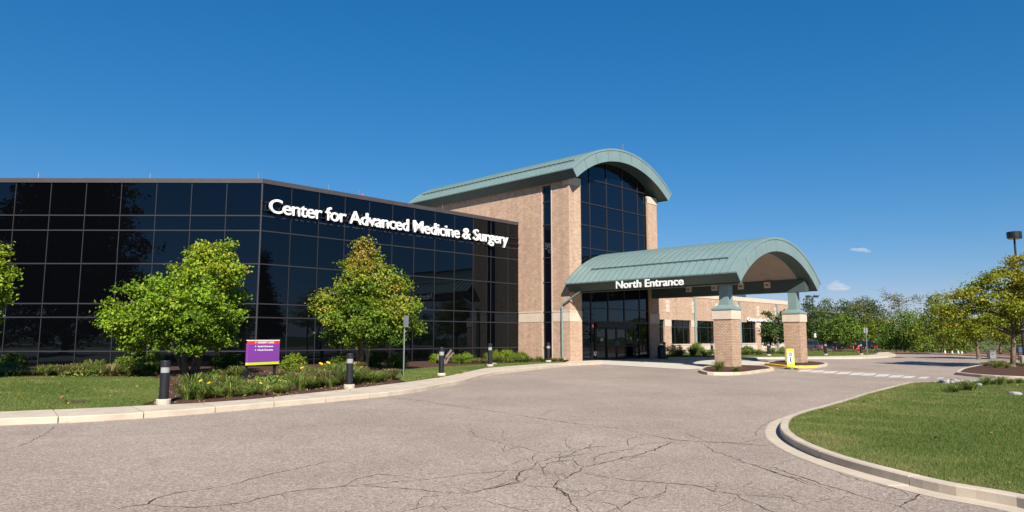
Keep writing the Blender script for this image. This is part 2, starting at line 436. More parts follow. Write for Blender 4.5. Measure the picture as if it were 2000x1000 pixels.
def slabs(name, outer, inner, n, sub, top, bot, m, parent, gap=.012, lip=0.0):
    """blocks between two curves (xy lists), each a part of its own"""
    N = n * sub + 1
    o_, i_ = resample(outer, N), resample(inner, N); res = []
    for k in range(n):
        mb = MB(); a, b_ = o_[k * sub:(k + 1) * sub + 1].copy(), i_[k * sub:(k + 1) * sub + 1].copy()
        for c in (a, b_):
            d = c[1] - c[0]; c[0] += d / np.linalg.norm(d) * gap * .5
            d = c[-2] - c[-1]; c[-1] += d / np.linalg.norm(d) * gap * .5
        jz = float(rng.uniform(-.004, .004))
        vs = []
        for q, r_ in zip(a, b_):
            zq, zr = gz(*q), gz(*r_); e = (r_ - q) / (np.linalg.norm(r_ - q) + 1e-9) * .02
            vs += [(q[0], q[1], zq + bot), (q[0], q[1], zq + top + jz - .018), (q[0] + e[0], q[1] + e[1], zq + top + jz), (r_[0], r_[1], zr + top + jz), (r_[0], r_[1], zr + bot)]
        fs = []; s1 = len(a)
        for t in range(s1 - 1):
            o = t * 5
            for j in range(4): fs.append((o + j, o + j + 1, o + j + 6, o + j + 5))
        fs += [(0, 4, 3, 2, 1), tuple((s1 - 1) * 5 + j for j in range(5))]
        mb.add(vs, fs); res.append(mb.build(name, m, parent))
    return res

# ------------------------------------------------------------------ GROUND AND PAVING
def ground_grid(x0, x1, y0, y1, st):
    xs, ys = np.arange(x0, x1 + .1, st), np.arange(y0, y1 + .1, st)
    vs = [(x, y, gz(x, y) - .09) for y in ys for x in xs]; nx = len(xs)
    fs = [(j * nx + i, j * nx + i + 1, (j + 1) * nx + i + 1, (j + 1) * nx + i) for j in range(len(ys) - 1) for i in range(nx - 1)]
    return vs, fs
vs, fs = ground_grid(-160, 240, -120, 280, 5)
gm = MB().add(vs, fs)
far = [-160, 240, -120, 280]
c = [(-160, -120), (240, -120), (240, 280), (-160, 280)]; o4 = [(-4000, -4000), (4000, -4000), (4000, 6000), (-4000, 6000)]
gm.add([(x, y, gz(x, y) - .09) for x, y in c] + [(x, y, -2.6) for x, y in o4], [(i, (i + 1) % 4, (i + 1) % 4 + 4, i + 4) for i in range(4)])
ground = tag(gm.build('ground', M['terrain']), kind='structure')

road_poly = [(-75, -40), (70, -40), (75, 20), (78, 54), (66, 60.5), (55, 63.0), (58, 100), (72, 112), (60, 126), (20, 126), (12, 62), (-4, 47), (-45, 45), (-75, 45)]
road = sheet('road', road_poly, 0, M['asphalt'], 2.4, 'structure')

# --- left sidewalk with its kerb face
SW_OUT = [(-260, 862), (-120, 845), (0, 831), (132, 826), (287, 816.7), (415, 806.5), (527, 796), (626, 787), (760, 773.7), (830, 763.7), (857, 757.5), (900, 750), (930, 741), (972, 731), (1057, 721), (1110, 715), (1176, 711.8)]
SW_IN = [(-260, 818), (-120, 810), (0, 804), (145, 798), (278, 792), (377, 787.7), (500, 779), (562, 772), (675, 760), (795, 746), (865, 736), (900, 729), (924, 724), (952, 718.5), (1020, 713), (1070, 709.4), (1112, 707.4), (1136, 706.6)]
so_w = catmull(GP(SW_OUT), .5); si_w = catmull(GP(SW_IN, .13), .5)
sidewalk = sheet('sidewalk', so_w + si_w[::-1], .02, M['concrete'], 1.5, 'structure')
slabs('sidewalk_slab', so_w, si_w, 22, 6, .13, -.05, M['concrete'], sidewalk, gap=.022)
# drop-off pad under the canopy
pad_poly = [B(-1.7, .06)[:2], B(-1.75, 4)[:2], B(-1.9, 8.2)[:2], B(-1.9, 9.2)[:2], B(10.6, 9.2)[:2], B(11.2, .06)[:2]]
pad = sheet('drop_off_pad', pad_poly, .012, M['conc_pad'], 1.5, 'structure')
for i in range(4):
    for j in range(3):
        a0, a1 = -1.6 + i * 3.05, -1.6 + i * 3.05 + 3.03; b0, b1 = .08 + j * 3.02, .08 + j * 3.02 + 3.0
        q = [B(a0, b0), B(a0, b1), B(a1, b1), B(a1, b0)]
        MB().hexa([(p[0], p[1], gz(p[0], p[1]) + .0) for p in q] + [(p[0], p[1], gz(p[0], p[1]) + .022 + .003 * ((i + j) % 2)) for p in q]).build('pad_slab', M['conc_pad'], pad)

# --- crosswalk stripes, kerb paint
for cx, cy, s in ((300, 110, 1), (375, 115, 1), (455, 120, 1), (540, 125, 1), (625, 130, 1), (700, 134, 1), (785, 140, 1), (870, 146, 1), (950, 150, .9), (1045, 154, .75), (1150, 157, .5)):
    q = [(cx - 55, cy + 7), (cx + 22, cy + 7), (cx + 55, cy - 7), (cx - 22, cy - 7)]
    w4 = [G(1480 + (cx + (x - cx) * s) / 3.225, 690 + (cy + (y - cy) * s) / 3.225) for x, y in q]
    MB().add([(p[0], p[1], gz(*p) + .005) for p in w4], [(0, 1, 2, 3)]).build('crosswalk_stripe', M['paint'], road)

# --- the cracks in the old asphalt
def crack(pts, w0):
    p = [np.array(q, float) for q in pts]
    fine = [p[0]]
    for a, b_ in zip(p[:-1], p[1:]):
        L = np.linalg.norm(b_ - a); n = max(2, int(L / .07)); d = (b_ - a) / (L + 1e-9); nn = np.array([-d[1], d[0]])
        jit = 0
        for k in range(1, n + 1):
            jit = .6 * jit + rng.normal(0, .013)
            fine.append(a + (b_ - a) * k / n + nn * jit * (1 if k < n else 0))
    vs = []; n = len(fine)
    for i, q in enumerate(fine):
        t = fine[min(i + 1, n - 1)] - fine[max(i - 1, 0)]; t = t / (np.linalg.norm(t) + 1e-9); nn = np.array([-t[1], t[0]])
        wd = w0 * .85 * (.22 + 1.0 * rng.random() ** 1.5) * (.35 + .65 * min(1, i / 6, (n - 1 - i) / 6))
        off = rng.normal(0, .3) * wd
        for s in (-1, 1):
            c_ = q + nn * (s * wd * .5 + off); vs.append((c_[0], c_[1], gz(*c_) + .004))
    return vs, [(2 * i, 2 * i + 1, 2 * i + 3, 2 * i + 2) for i in range(n - 1)]
def cr_list(ox, oy, sc, lists):
    for w0, l_ in lists:
        vs, fs = crack([G(ox + x / sc, oy + y / sc) for x, y in l_], w0)
        MB().add(vs, fs).build('crack', M['crack'], road)
cr_list(900, 760, 2.857, [
    (.026, [(0, 98), (140, 118), (330, 147), (440, 165), (560, 182), (680, 198), (790, 210), (900, 222), (1020, 250)]),
    (.040, [(1020, 250), (1100, 265), (1210, 285), (1350, 294), (1500, 300), (1640, 312), (1780, 322)]),
    (.040, [(1190, 290), (1150, 310), (1060, 345), (970, 375), (880, 390), (820, 405), (740, 425), (690, 435)]),
    (.034, [(690, 435), (660, 460), (600, 490), (540, 515), (520, 540), (560, 570), (600, 600), (615, 640), (590, 660)]),
    (.03, [(615, 640), (650, 680), (700, 720)]), (.026, [(590, 660), (500, 680), (480, 720)]),
    (.024, [(1080, 335), (960, 335), (840, 350), (760, 375), (740, 390)]), (.022, [(690, 400), (620, 395), (560, 405), (500, 412), (460, 440), (460, 475)]),
    (.026, [(900, 318), (780, 320), (690, 332), (640, 345), (620, 365), (560, 380), (480, 395), (420, 405), (405, 440)]),
    (.02, [(780, 355), (700, 358), (640, 370), (560, 385), (550, 405)]), (.024, [(630, 380), (630, 400), (660, 425), (690, 435)]), (.02, [(740, 380), (745, 405), (800, 410)]),
    (.02, [(400, 405), (400, 380), (430, 355), (540, 350), (630, 345)]),
    (.034, [(400, 440), (330, 465), (310, 490), (330, 515), (250, 535), (140, 560), (60, 575), (0, 580)]), (.024, [(380, 490), (340, 520), (290, 530), (150, 550)]),
    (.022, [(300, 500), (200, 540), (100, 570), (0, 595)]),
    (.02, [(0, 478), (100, 470), (200, 460), (300, 455), (400, 440)]), (.022, [(330, 535), (420, 543), (520, 547)]),
    (.026, [(720, 475), (830, 495), (960, 512), (1100, 522), (1200, 530), (1340, 545), (1380, 560), (1540, 590)]), (.022, [(1320, 548), (1440, 540)]),
    (.030, [(1540, 590), (1560, 610), (1640, 640), (1700, 670), (1760, 700)]),
    (.024, [(1160, 535), (1140, 570), (1090, 595), (1010, 605), (950, 625), (900, 655), (890, 670)]),
    (.024, [(610, 600), (700, 600), (780, 565), (900, 578), (1000, 600)]), (.022, [(640, 610), (740, 625), (830, 640), (880, 665), (900, 690)]),
    (.02, [(560, 560), (640, 575), (700, 555), (720, 580)]), (.02, [(540, 545), (530, 580), (580, 590)]), (.045, [(545, 560), (580, 585), (610, 610), (612, 640)]),
    (.022, [(1360, 310), (1430, 355), (1520, 385), (1620, 420), (1760, 465), (1880, 510), (2000, 545)]), (.018, [(1620, 420), (1760, 440), (1900, 490), (2000, 520)]),
    (.016, [(50, 215), (80, 260), (180, 290), (300, 320), (440, 350)]), (.018, [(1480, 580), (1640, 595), (1800, 610), (1900, 640)]),
    (.020, [(110, 620), (220, 645), (340, 675), (420, 700)]), (.018, [(940, 330), (930, 285), (1000, 260), (1040, 255)]), (.022, [(940, 330), (1000, 310), (1080, 300), (1180, 295)]),
    (.016, [(1210, 235), (1300, 265), (1380, 292)]), (.016, [(1640, 270), (1650, 230), (1720, 180), (1800, 155)]), (.018, [(1560, 300), (1660, 280), (1720, 270)]),
    (.014, [(560, 182), (660, 172), (780, 172)]), (.014, [(440, 150), (520, 110)]), (.014, [(1060, 30), (1180, 5)])])
# fine crazing round the worst of the cracks
for cx, cy, sx, sy, n in ((1110, 955, 60, 26, 16), (1060, 895, 70, 18, 16), (1180, 895, 70, 16, 10), (1000, 945, 60, 14, 10), (1330, 970, 120, 22, 10), (640, 975, 160, 18, 8), (1760, 975, 90, 18, 8)):
    for _ in range(n):
        x, y = cx + rng.normal(0, sx), cy + rng.normal(0, sy); a = rng.uniform(-.5, .5) + (math.pi if rng.random() < .5 else 0); pp = [(x, y)]
        for _ in range(int(rng.integers(2, 5))):
            a += rng.normal(0, .55); L_ = rng.uniform(8, 24); x += L_ * math.cos(a); y += L_ * .45 * math.sin(a); pp.append((x, y))
        if max(q[1] for q in pp) < 1020: cr_list(0, 0, 1, [(float(rng.uniform(.008, .016)), pp)])
cr_list(400, 600, 4, [(.03, [(1430, 700), (1700, 735), (2000, 780), (2010, 784)])])
cr_list(0, 780, 2.222, [
    (.030, [(470, 489), (560, 465), (640, 455), (680, 430), (780, 405), (870, 392), (970, 378)]), (.018, [(970, 378), (1060, 355), (1140, 335), (1250, 310), (1380, 280), (1480, 262)]),
    (.028, [(640, 455), (740, 468), (850, 470), (960, 460), (1080, 445), (1170, 420), (1290, 398), (1400, 387), (1480, 380)]), (.022, [(1480, 380), (1540, 350), (1640, 325), (1760, 335), (1830, 352)]),
    (.022, [(1480, 380), (1600, 378), (1720, 385), (1840, 395), (1950, 405), (2000, 410)]), (.022, [(1480, 378), (1620, 368), (1740, 355), (1830, 352), (1920, 340), (2000, 325)]),
    (.02, [(1740, 487), (1820, 470), (1870, 462), (1910, 440)]), (.02, [(1810, 470), (1830, 425), (1940, 415), (1960, 400)]), (.018, [(1000, 455), (1020, 470), (1050, 480)]),
    (.014, [(0, 230), (80, 205), (130, 185), (200, 150), (240, 115)]), (.013, [(0, 195), (60, 175)]), (.012, [(290, 135), (400, 115)])])
cr_list(1480, 690, 3.225, [
    (.022, [(0, 715), (130, 760), (260, 790), (400, 840), (470, 870)]), (.022, [(30, 710), (200, 755), (330, 800), (560, 870), (700, 915), (900, 965)]),
    (.026, [(490, 730), (540, 770), (680, 810), (800, 840), (900, 860), (1060, 880), (1300, 930), (1480, 960)]),
    (.02, [(900, 860), (950, 900)]), (.045, [(1050, 880), (1000, 910), (930, 940), (905, 970)]), (.03, [(870, 955), (905, 970), (950, 1000)]), (.015, [(480, 940), (560, 900), (620, 920)]),
    (.015, [(0, 905), (120, 890), (190, 900), (300, 960)]), (.02, [(0, 960), (80, 995)])])

# --- lawns, beds
LAWN_L = GP([(-260, 818), (-120, 810), (0, 804), (145, 798), (272, 792), (300, 783), (330, 760), (318, 745), (300, 736), (120, 736), (0, 737), (-260, 742)], .13)
lawn_left = sheet('lawn', LAWN_L, .12, M['turf'], 1.2, 'structure')
BED_L = GP([(272, 792), (377, 787.7), (500, 779), (562, 772), (675, 760), (795, 746), (770, 738), (748, 732), (725, 722), (640, 722), (500, 724), (300, 727), (0, 728), (-260, 728), (-260, 742), (0, 737), (120, 736), (300, 736), (318, 745), (330, 760), (300, 783)], .12)
bed_left = sheet('planting_bed', BED_L, .10, M['mulch'], .8, 'structure', rough=.05)
LAWN_M = GP([(795, 746), (865, 736), (900, 729), (924, 724), (952, 718.5), (1020, 713), (1070, 709.4), (1100, 707.6), (1098, 706.2), (1010, 709), (930, 713), (780, 722), (725, 722), (748, 732), (770, 738)], .13)
lawn_mid = sheet('lawn', LAWN_M, .12, M['turf'], .9, 'structure')
# strip of ground between the lawns and the glass
GB = [B(-18.22, -4.45)[:2], B(-.02, -4.45)[:2], B(-.02, -.1)[:2], G(1098, 706.2, .12), G(1010, 709, .12), G(930, 713, .12), G(780, 722, .12), G(725, 722, .12), G(640, 722, .12), G(500, 724, .12), G(300, 727, .12), G(0, 728, .12), G(-260, 728, .12), np.array([-42, 33.2]), np.array([-12.4, 33.45])]
sheet('planting_bed', GB, .105, M['mulch'], 1.0, 'structure', rough=.04)

# --- right island lawn with kerb and gutter
KI = [(2600, 1110), (2300, 1040), (2000, 966), (1867, 944), (1759, 919.5), (1653, 891.5), (1590, 869), (1556, 852), (1541, 838), (1541, 826), (1551, 814), (1585, 802), (1629, 790.8), (1716, 764.4), (1778, 749), (1800, 746.6), (1840, 745.5)]
ki = catmull(GP(KI, .13), .35)
far_edge = GP([(1900, 744.6), (1960, 743.8), (2050, 743), (2400, 741)], .13)
ISL = [tuple(p) for p in ki] + [tuple(p) for p in far_edge]
lawn_right = sheet('lawn', ISL, .12, M['turf'], 1.2, 'structure')
def offset_curve(c_, d):
    c_ = np.array(c_); t = np.gradient(c_, axis=0); t /= np.linalg.norm(t, axis=1)[:, None]
    return c_ + np.stack([-t[:, 1], t[:, 0]], 1) * d
side = 1 if not inside(offset_curve(ki, .3)[40:41], ISL)[0] else -1
k1 = offset_curve(ki, side * .16); k2 = offset_curve(ki, side * .44)
gutter = sheet('gutter', [tuple(p) for p in k1] + [tuple(p) for p in k2[::-1]], .006, M['concrete'], 1.0, 'structure')
slabs('kerb_stone', k1, ki, 14, 9, .135, -.05, M['concrete'], gutter, gap=.016)
slabs('gutter_slab', k2, k1, 14, 9, .014, -.05, M['concrete'], gutter, gap=.014)

def island(name, pix_out, wd, off, m_top, kerb_name, n, close=True, yellow=()):
    """a kerbed island: the outer foot line as photo pixels on the paving"""
    c_ = catmull(GP(pix_out) + [G(*pix_out[0])], .25)
    area = sum(c_[i][0] * c_[(i + 1) % len(c_)][1] - c_[(i + 1) % len(c_)][0] * c_[i][1] for i in range(len(c_)))
    inn = offset_curve(c_, wd if area > 0 else -wd)
    s = sheet(name, [tuple(p) for p in inn[:-1]], off - .015, m_top, .6, 'structure', rough=.03)
    ks = slabs(kerb_name, c_, inn, n, 5, off, -.05, M['concrete'], s, gap=.012)
    for i in yellow:
        ks[i].data.materials.clear(); ks[i].data.materials.append(M['yellow']); ks[i]['label'] = 'yellow painted kerb stone'
    return s, inn
near_isl, ni_in = island('pillar_island', [(1364, 727), (1381, 732.2), (1418, 733.2), (1455, 732), (1492, 727.2), (1511, 724.6), (1506, 721.5), (1490, 718.8), (1440, 716.5), (1381, 719.5)], .16, .13, M['mulch'], 'kerb_stone', 12, yellow=(5,))
far_isl, fi_in = island('pillar_island', [(1494, 713.5), (1520, 716.5), (1547, 718.7), (1585, 719), (1608, 717), (1617, 713.5), (1604, 711), (1575, 708.5), (1540, 707.5), (1505, 709.5)], .16, .13, M['mulch'], 'kerb_stone', 12, yellow=(0, 1, 2))
loc_isl, li_in = island('tree_island', [(1867, 732), (1895, 735.3), (1926, 738), (1960, 740), (2000, 741.6), (2110, 746), (2230, 740), (2150, 716), (2000, 711.5), (1950, 711), (1912, 717), (1880, 724)], .16, .14, M['mulch'], 'kerb_stone', 16)
# lawn before the brick wing with the walk along it
WK_OUT = [(1305, 702), (1360, 702), (1447, 701.6), (1500, 701.6), (1575, 701.5), (1680, 701), (1732, 698.5), (1750, 695.2), (1742, 692.3), (1725, 690.6)]
WK_IN = [(1305, 697.5), (1360, 697.2), (1447, 697), (1500, 696.8), (1575, 696), (1660, 694.6), (1706, 692.6), (1714, 691.6), (1712, 690.8), (1706, 690.2)]
wo, wi = catmull(GP(WK_OUT), .8), catmull(GP(WK_IN, .12), .8)
walk = sheet('walkway', [tuple(p) for p in wo] + [tuple(p) for p in wi[::-1]], .02, M['concrete'], 1.5, 'structure')
slabs('walkway_slab', wo, wi, 20, 4, .12, -.05, M['concrete'], walk, gap=.015)
MB_Y = MB()
wl_poly = [tuple(p) for p in wi] + [tuple(p) for p in GP([(1690, 689.2), (1640, 688.2), (1580, 687.4)], .1)] + [tuple(B(46.5, -4.3)[:2]), tuple(B(11, -4.3)[:2])]
lawn_wing = sheet('lawn', wl_poly, .10, M['turf'], 1.5, 'structure')
# far verge with its pale kerb on the other side of the road
FK = [(1722, 690.9), (1760, 690.2), (1820, 692.3), (1893, 695.2), (1940, 698.0), (1973, 701.2), (2060, 706.5), (2200, 712)]
fk = catmull(GP(FK), 1.0); fk2 = offset_curve(fk, .35)
if fk2[5][1] < fk[5][1]: fk2 = offset_curve(fk, -.35)
verge_poly = [tuple(p) for p in fk2] + [(120, 60), (120, 110), (80, 118), (62, 96), (52, 68)]
verge = sheet('verge', verge_poly, .08, M['mulch_pale'], 2.0, 'structure', rough=.06)
slabs('kerb_stone', fk, fk2, 14, 3, .13, -.05, M['concrete'], verge, gap=.02)

# ------------------------------------------------------------------ GLASS OFFICE BUILDING
bJ = -4.5
AZA = R(89.4)
CX = B(-18.22, bJ)
DA = np.array([math.sin(AZA), math.cos(AZA)]); NA = np.array([DA[1], -DA[0]])
def FA(a, b, z=0.0):
    p = CX[:2] + a * DA + b * NA
    return np.array([p[0], p[1], z])
def FB(a, b, z=0.0): return B(a, bJ + b, z)
office = empty('glass_building', (CX[0], CX[1], 0), 'long two storey office block walled in dark tinted glass behind the lawn', 'building')
RAILS = [.06, .83, 2.45, 3.11, 5.05, 6.69, 7.43, 9.06]
ZT = 9.28
colsB = [-18.22 + 1.565 * k for k in range(12)] + [-.02]
colsA = [-1.722 * k for k in range(15)]
def pane(fr, a0, a1, z0, z1, m, parent, b=0.0, tilt=.0022, t=.02):
    d1, d2 = rng.normal(0, tilt), rng.normal(0, tilt)
    wA, hZ = (a1 - a0) / 2, (z1 - z0) / 2
    def off(sx, sz): return b + d1 * sx * wA + d2 * sz * hZ
    p = [fr(a0, off(-1, -1) - t, z0), fr(a0, off(-1, -1), z0), fr(a1, off(1, -1), z0), fr(a1, off(1, -1) - t, z0),
         fr(a0, off(-1, 1) - t, z1), fr(a0, off(-1, 1), z1), fr(a1, off(1, 1), z1), fr(a1, off(1, 1) - t, z1)]
    return MB().hexa(p).build('pane', m, parent)
for fr, cols in ((FA, colsA[::-1]), (FB, colsB)):
    for i in range(len(cols) - 1):
        for j in range(len(RAILS) - 1):
            pane(fr, cols[i] + .006, cols[i + 1] - .006, RAILS[j] + .006, RAILS[j + 1] - .006, M['glass'], office)
    for i, a in enumerate(cols):
        if fr is FA and i == len(cols) - 1: continue
        if fr is FB and i == 0: continue
        MB().bbox(a - .016, a + .016, -.03, .03, 0, ZT - .22, fr).build('mullion', M['mullion'], office)
    for z in RAILS[1:-1]:
        MB().bbox(cols[0] + .0, cols[-1], .012, .045, z - .03, z + .03, fr).build('rail', M['mullion'], office)
    MB().bbox(cols[0], cols[-1], -.1, .06, 0, .1, fr).build('sill', M['coping'], office)
MB().tube([CX + np.array([0, 0, 0]), CX + np.array([0, 0, ZT - .22])], .05, 8).build('corner_mullion', M['mullion'], office)
# coping: one mitred band over both walls
def band(o0, o1, z0, z1, m, name):
    k = math.tan(R(45) / 2)
    for fr, a0, a1, s0, s1 in ((FA, colsA[-1], 0, 0, 1), (FB, -18.22, -.02, -1, 0)):
        q = [(a0 + (o0 * k if s0 else 0) * s0 * -1 * -1, o0), (a1 + (o0 * k if s1 else 0), o0), (a1 + (o1 * k if s1 else 0), o1), (a0 + (o1 * k * s0 if s0 else 0), o1)]
        MB().hexa([fr(a, b, z0) for a, b in q] + [fr(a, b, z1) for a, b in q]).build(name, m, office)
band(-.25, .075, ZT - .22, ZT, M['coping'], 'coping')
roofp = [FA(colsA[-1], -.2), FA(0, -.2), FB(-.05, -.2), B(-.05, -16), B(-18, -30), FA(colsA[-1], -28)]
MB().prism([(p[0], p[1], 8.6) for p in roofp], (0, 0, .3)).build('roof', M['roof'], office)
MB().bbox(colsA[-1] - .3, colsA[-1], -28, 0, 0, ZT, FA).build('end_wall', M['dark_frame'], office)
for fr, a in ((FA, -11.1), (FA, -5.6), (FA, -.25), (FB, -14.5), (FB, -12.6), (FB, -6.6)):
    p = fr(a, -.1); MB().tube([(p[0], p[1], ZT), (p[0], p[1], ZT + .3)], .014, 6).build('lightning_rod', M['alu'], office)
p = FB(-12.35, -.12); MB().tube([(p[0], p[1], ZT), (p[0], p[1], ZT + .14)], .045, 8).build('beacon', M['red'], office)

# ------------------------------------------------------------------ lettering
def char_mesh(s, size, ext, offset=0.0, xs=1.0):
    cu = bpy.data.curves.new('txt', 'FONT'); cu.body = s; cu.size = size; cu.extrude = ext; cu.offset = offset; cu.resolution_u = 4
    ob = bpy.data.objects.new('txt', cu); COL.objects.link(ob)
    dg = bpy.context.evaluated_depsgraph_get(); dg.update()
    me = bpy.data.meshes.new_from_object(ob.evaluated_get(dg)); bpy.data.objects.remove(ob); bpy.data.curves.remove(cu)
    n = len(me.vertices); co = np.zeros(n * 3, np.float32)
    if n: me.vertices.foreach_get('co', co)
    co = co.reshape(-1, 3); co[:, 0] *= xs
    if n: me.vertices.foreach_set('co', co.ravel())
    return me, co
def letters(text, width, cap, ext, offset, m, parent, place, name='letter', track=0.0):
    """one mesh per letter; place(x, y, d) -> world; x along the text, y up, d out of the wall"""
    r0 = np.array(root_loc(parent))
    _, full = char_mesh('H', 1, .01, offset); hcap = full[:, 1].max() - full[:, 1].min(); base = full[:, 1].min()
    pen = []; x0 = None
    for i, ch in enumerate(text):
        if ch == ' ': continue
        _, pc = char_mesh(text[:i + 1], 1, 0.0, offset); _, cc = char_mesh(ch, 1, 0.0, offset)
        sh = pc[:, 0].max() - cc[:, 0].max() + track * i
        pen.append((ch, sh)); 
    _, first = char_mesh(text[0], 1, 0, offset); x0 = pen[0][1] + first[:, 0].min()
    _, last = char_mesh(text[-1], 1, 0, offset); x1 = pen[-1][1] + last[:, 0].max()
    sx, sy = width / (x1 - x0), cap / hcap
    for ch, sh in pen:
        me, co = char_mesh(ch, 1, .5, offset)
        P = np.array([place((x + sh - x0) * sx, (y - base) * sy, (z + .5) * ext) for x, y, z in co]) - r0
        me.vertices.foreach_set('co', P.astype(np.float32).ravel()); me.update(); me.materials.clear()
        link(name, me, m, parent)
sg = empty('wall_sign', FB(-18.0, .1, 7.6), 'big white raised letters reading Center for Advanced Medicine & Surgery on the dark glass', 'sign')
letters('Center for Advanced Medicine & Surgery', 16.72, .70, .13, .008, M['white'], sg, lambda x, y, d: FB(-17.92 + x, .14 + d, 7.60 + y), track=-.03)
for z in (7.72, 8.10):
    MB().bbox(-18.15, -.05, .075, .135, z - .03, z + .03, FB).build('rail', M['dark_frame'], sg)
for k in range(12):
    for z in (7.72, 8.10):
        MB().bbox(-17.44 + k * 1.55, -17.38 + k * 1.55, .035, .075, z - .02, z + .02, FB).build('bracket', M['dark_frame'], sg)

# ------------------------------------------------------------------ BRICK TOWER
def arc(h_, z0, z1, n, c_=5.1, x0=-1.0, x1=1.0):
    """points (a, z) along a circular arc of half chord h_, springing at z0, crown z1"""
    r_ = (h_ * h_ + (z1 - z0) ** 2) / (2 * (z1 - z0)); zc = z1 - r_; t0 = math.asin(h_ / r_)
    return [(c_ + r_ * math.sin(t0 * (x0 + (x1 - x0) * k / n)), zc + r_ * math.cos(t0 * (x0 + (x1 - x0) * k / n))) for k in range(n + 1)]
tower = empty('entrance_tower', B(0, 0, 0), 'tall tan brick entrance tower with arched green metal roof and tall glass front', 'building')
W = 10.2
def wall(a0, a1, b0, b1, z0, z1, name='brick_wall', m='brick'):
    return MB().bbox(a0, a1, b0, b1, z0, z1).build(name, M[m], tower, uv=True)
ZW = 11.62
wall(0, .35, -15.5, -2.30, 0, ZW); wall(0, .35, -1.50, -.0, 0, ZW); wall(0, .35, -2.30, -1.50, 11.42, ZW)
wall(.35, 1.2, -.35, 0, 0, ZW); wall(8.95, 9.85, -.35, 0, 0, ZW); wall(9.85, W, -15.5, 0, 0, ZW)
wall(.35, 9.85, -15.5, -15.15, 0, ZW)
# stone bands, proud of the brick
for b0, b1 in ((-4.42, -2.34), (-1.46, .02)):
    MB().bbox(-.02, .03, b0, b1, 2.48, 3.09).build('stone_band', M['stone'], tower)
    MB().bbox(-.045, .03, b0, b1 + (.025 if b1 > 0 else 0), 3.09, 3.17).build('stone_band', M['stone'], tower)
for a0, a1 in ((.03, 1.2), (8.95, W + .02)):
    MB().bbox(a0, a1, -.02, .02, 2.48, 3.09).build('stone_band', M['stone'], tower)
    MB().bbox(a0, a1, -.02, .045, 3.09, 3.17).build('stone_band', M['stone'], tower)
for a0, a1 in ((-.03, 1.2), (8.95, W + .03)):
    MB().bbox(a0, a1, -.5, .03, 11.25, 11.75).build('stone_cap', M['stone'], tower)
MB().bbox(-.02, .02, -1.5, -1.44, 0, 11.42).build('stone_jamb', M['stone'], tower); MB().bbox(-.02, .02, -2.36, -2.3, 0, 11.42).build('stone_jamb', M['stone'], tower)
# slit window
SR = [.1, .83, 2.45, 3.11, 5.03, 6.64, 8.82, 10.35, 11.42]
def FL(a, b, z=0.0): return B(.12 - b, a, z)      # left wall frame: a along v, b outward (-u)
for z0, z1 in zip(SR[:-1], SR[1:]):
    pane(FL, -2.29, -1.51, z0 + .02, z1 - .02, M['glass2'], tower)
    MB().bbox(-2.3, -1.5, .0, .05, z0 - .03, z0 + .03, FL).build('rail', M['mullion'], tower)
# arched glass front
GBK = -.16
MA = [1.2, 2.31, 4.17, 6.03, 7.89, 8.95]
MZ = [.06, 2.51, 3.4, 4.9, 5.85, 7.29, 8.79, 10.29, 11.95]
R_in = arc(5.32, 11.5, 13.36, 60)
def z_in(a):
    xs, zs = zip(*R_in); return float(np.interp(a, xs, zs))
def FT(a, b, z=0.0): return B(a, GBK + b, z)
for i in range(5):
    a0, a1 = MA[i], MA[i + 1]
    for j in range(1, len(MZ) - 1):
        if j == 0: continue
        z0, z1 = MZ[j], MZ[j + 1]
        pane(FT, a0 + .01, a1 - .01, z0 + .01, min(z1 - .01, z_in(a0) - .02, z_in(a1) - .02), M['glass2'], tower)
    n = 6; zb = MZ[-1] + .01
    top = [(a0 + .01 + (a1 - a0 - .02) * k / n) for k in range(n + 1)]
    if max(z_in(a) for a in top) > zb + .1:
        pts = [(top[0], zb), (top[-1], zb)] + [(a, max(zb + .02, z_in(a) + .02)) for a in top[::-1]]
        MB().prism([FT(a, 0, z) for a, z in pts], np.r_[V * -.02, 0]).build('pane', M['glass2'], tower)
for a in MA[1:-1]:
    MB().bbox(a - .035, a + .035, -.05, .05, 2.5, z_in(a), FT).build('mullion', M['mullion'], tower)
for a in (MA[0] + .03, MA[-1] - .03):
    MB().bbox(a - .03, a + .03, -.05, .05, 0, 11.75, FT).build('mullion', M['dark_frame'], tower)
for z in MZ[2:]:
    w0, w1 = (MA[0], MA[-1])
    if z > 11.6: w0, w1 = .9, 9.3
    MB().bbox(w0, w1, .01, .06, z - .035, z + .035, FT).build('rail', M['mullion'], tower)
MB().bbox(MA[0], MA[-1], .0, .09, 2.44, 2.56, FT).build('rail', M['mullion'], tower)
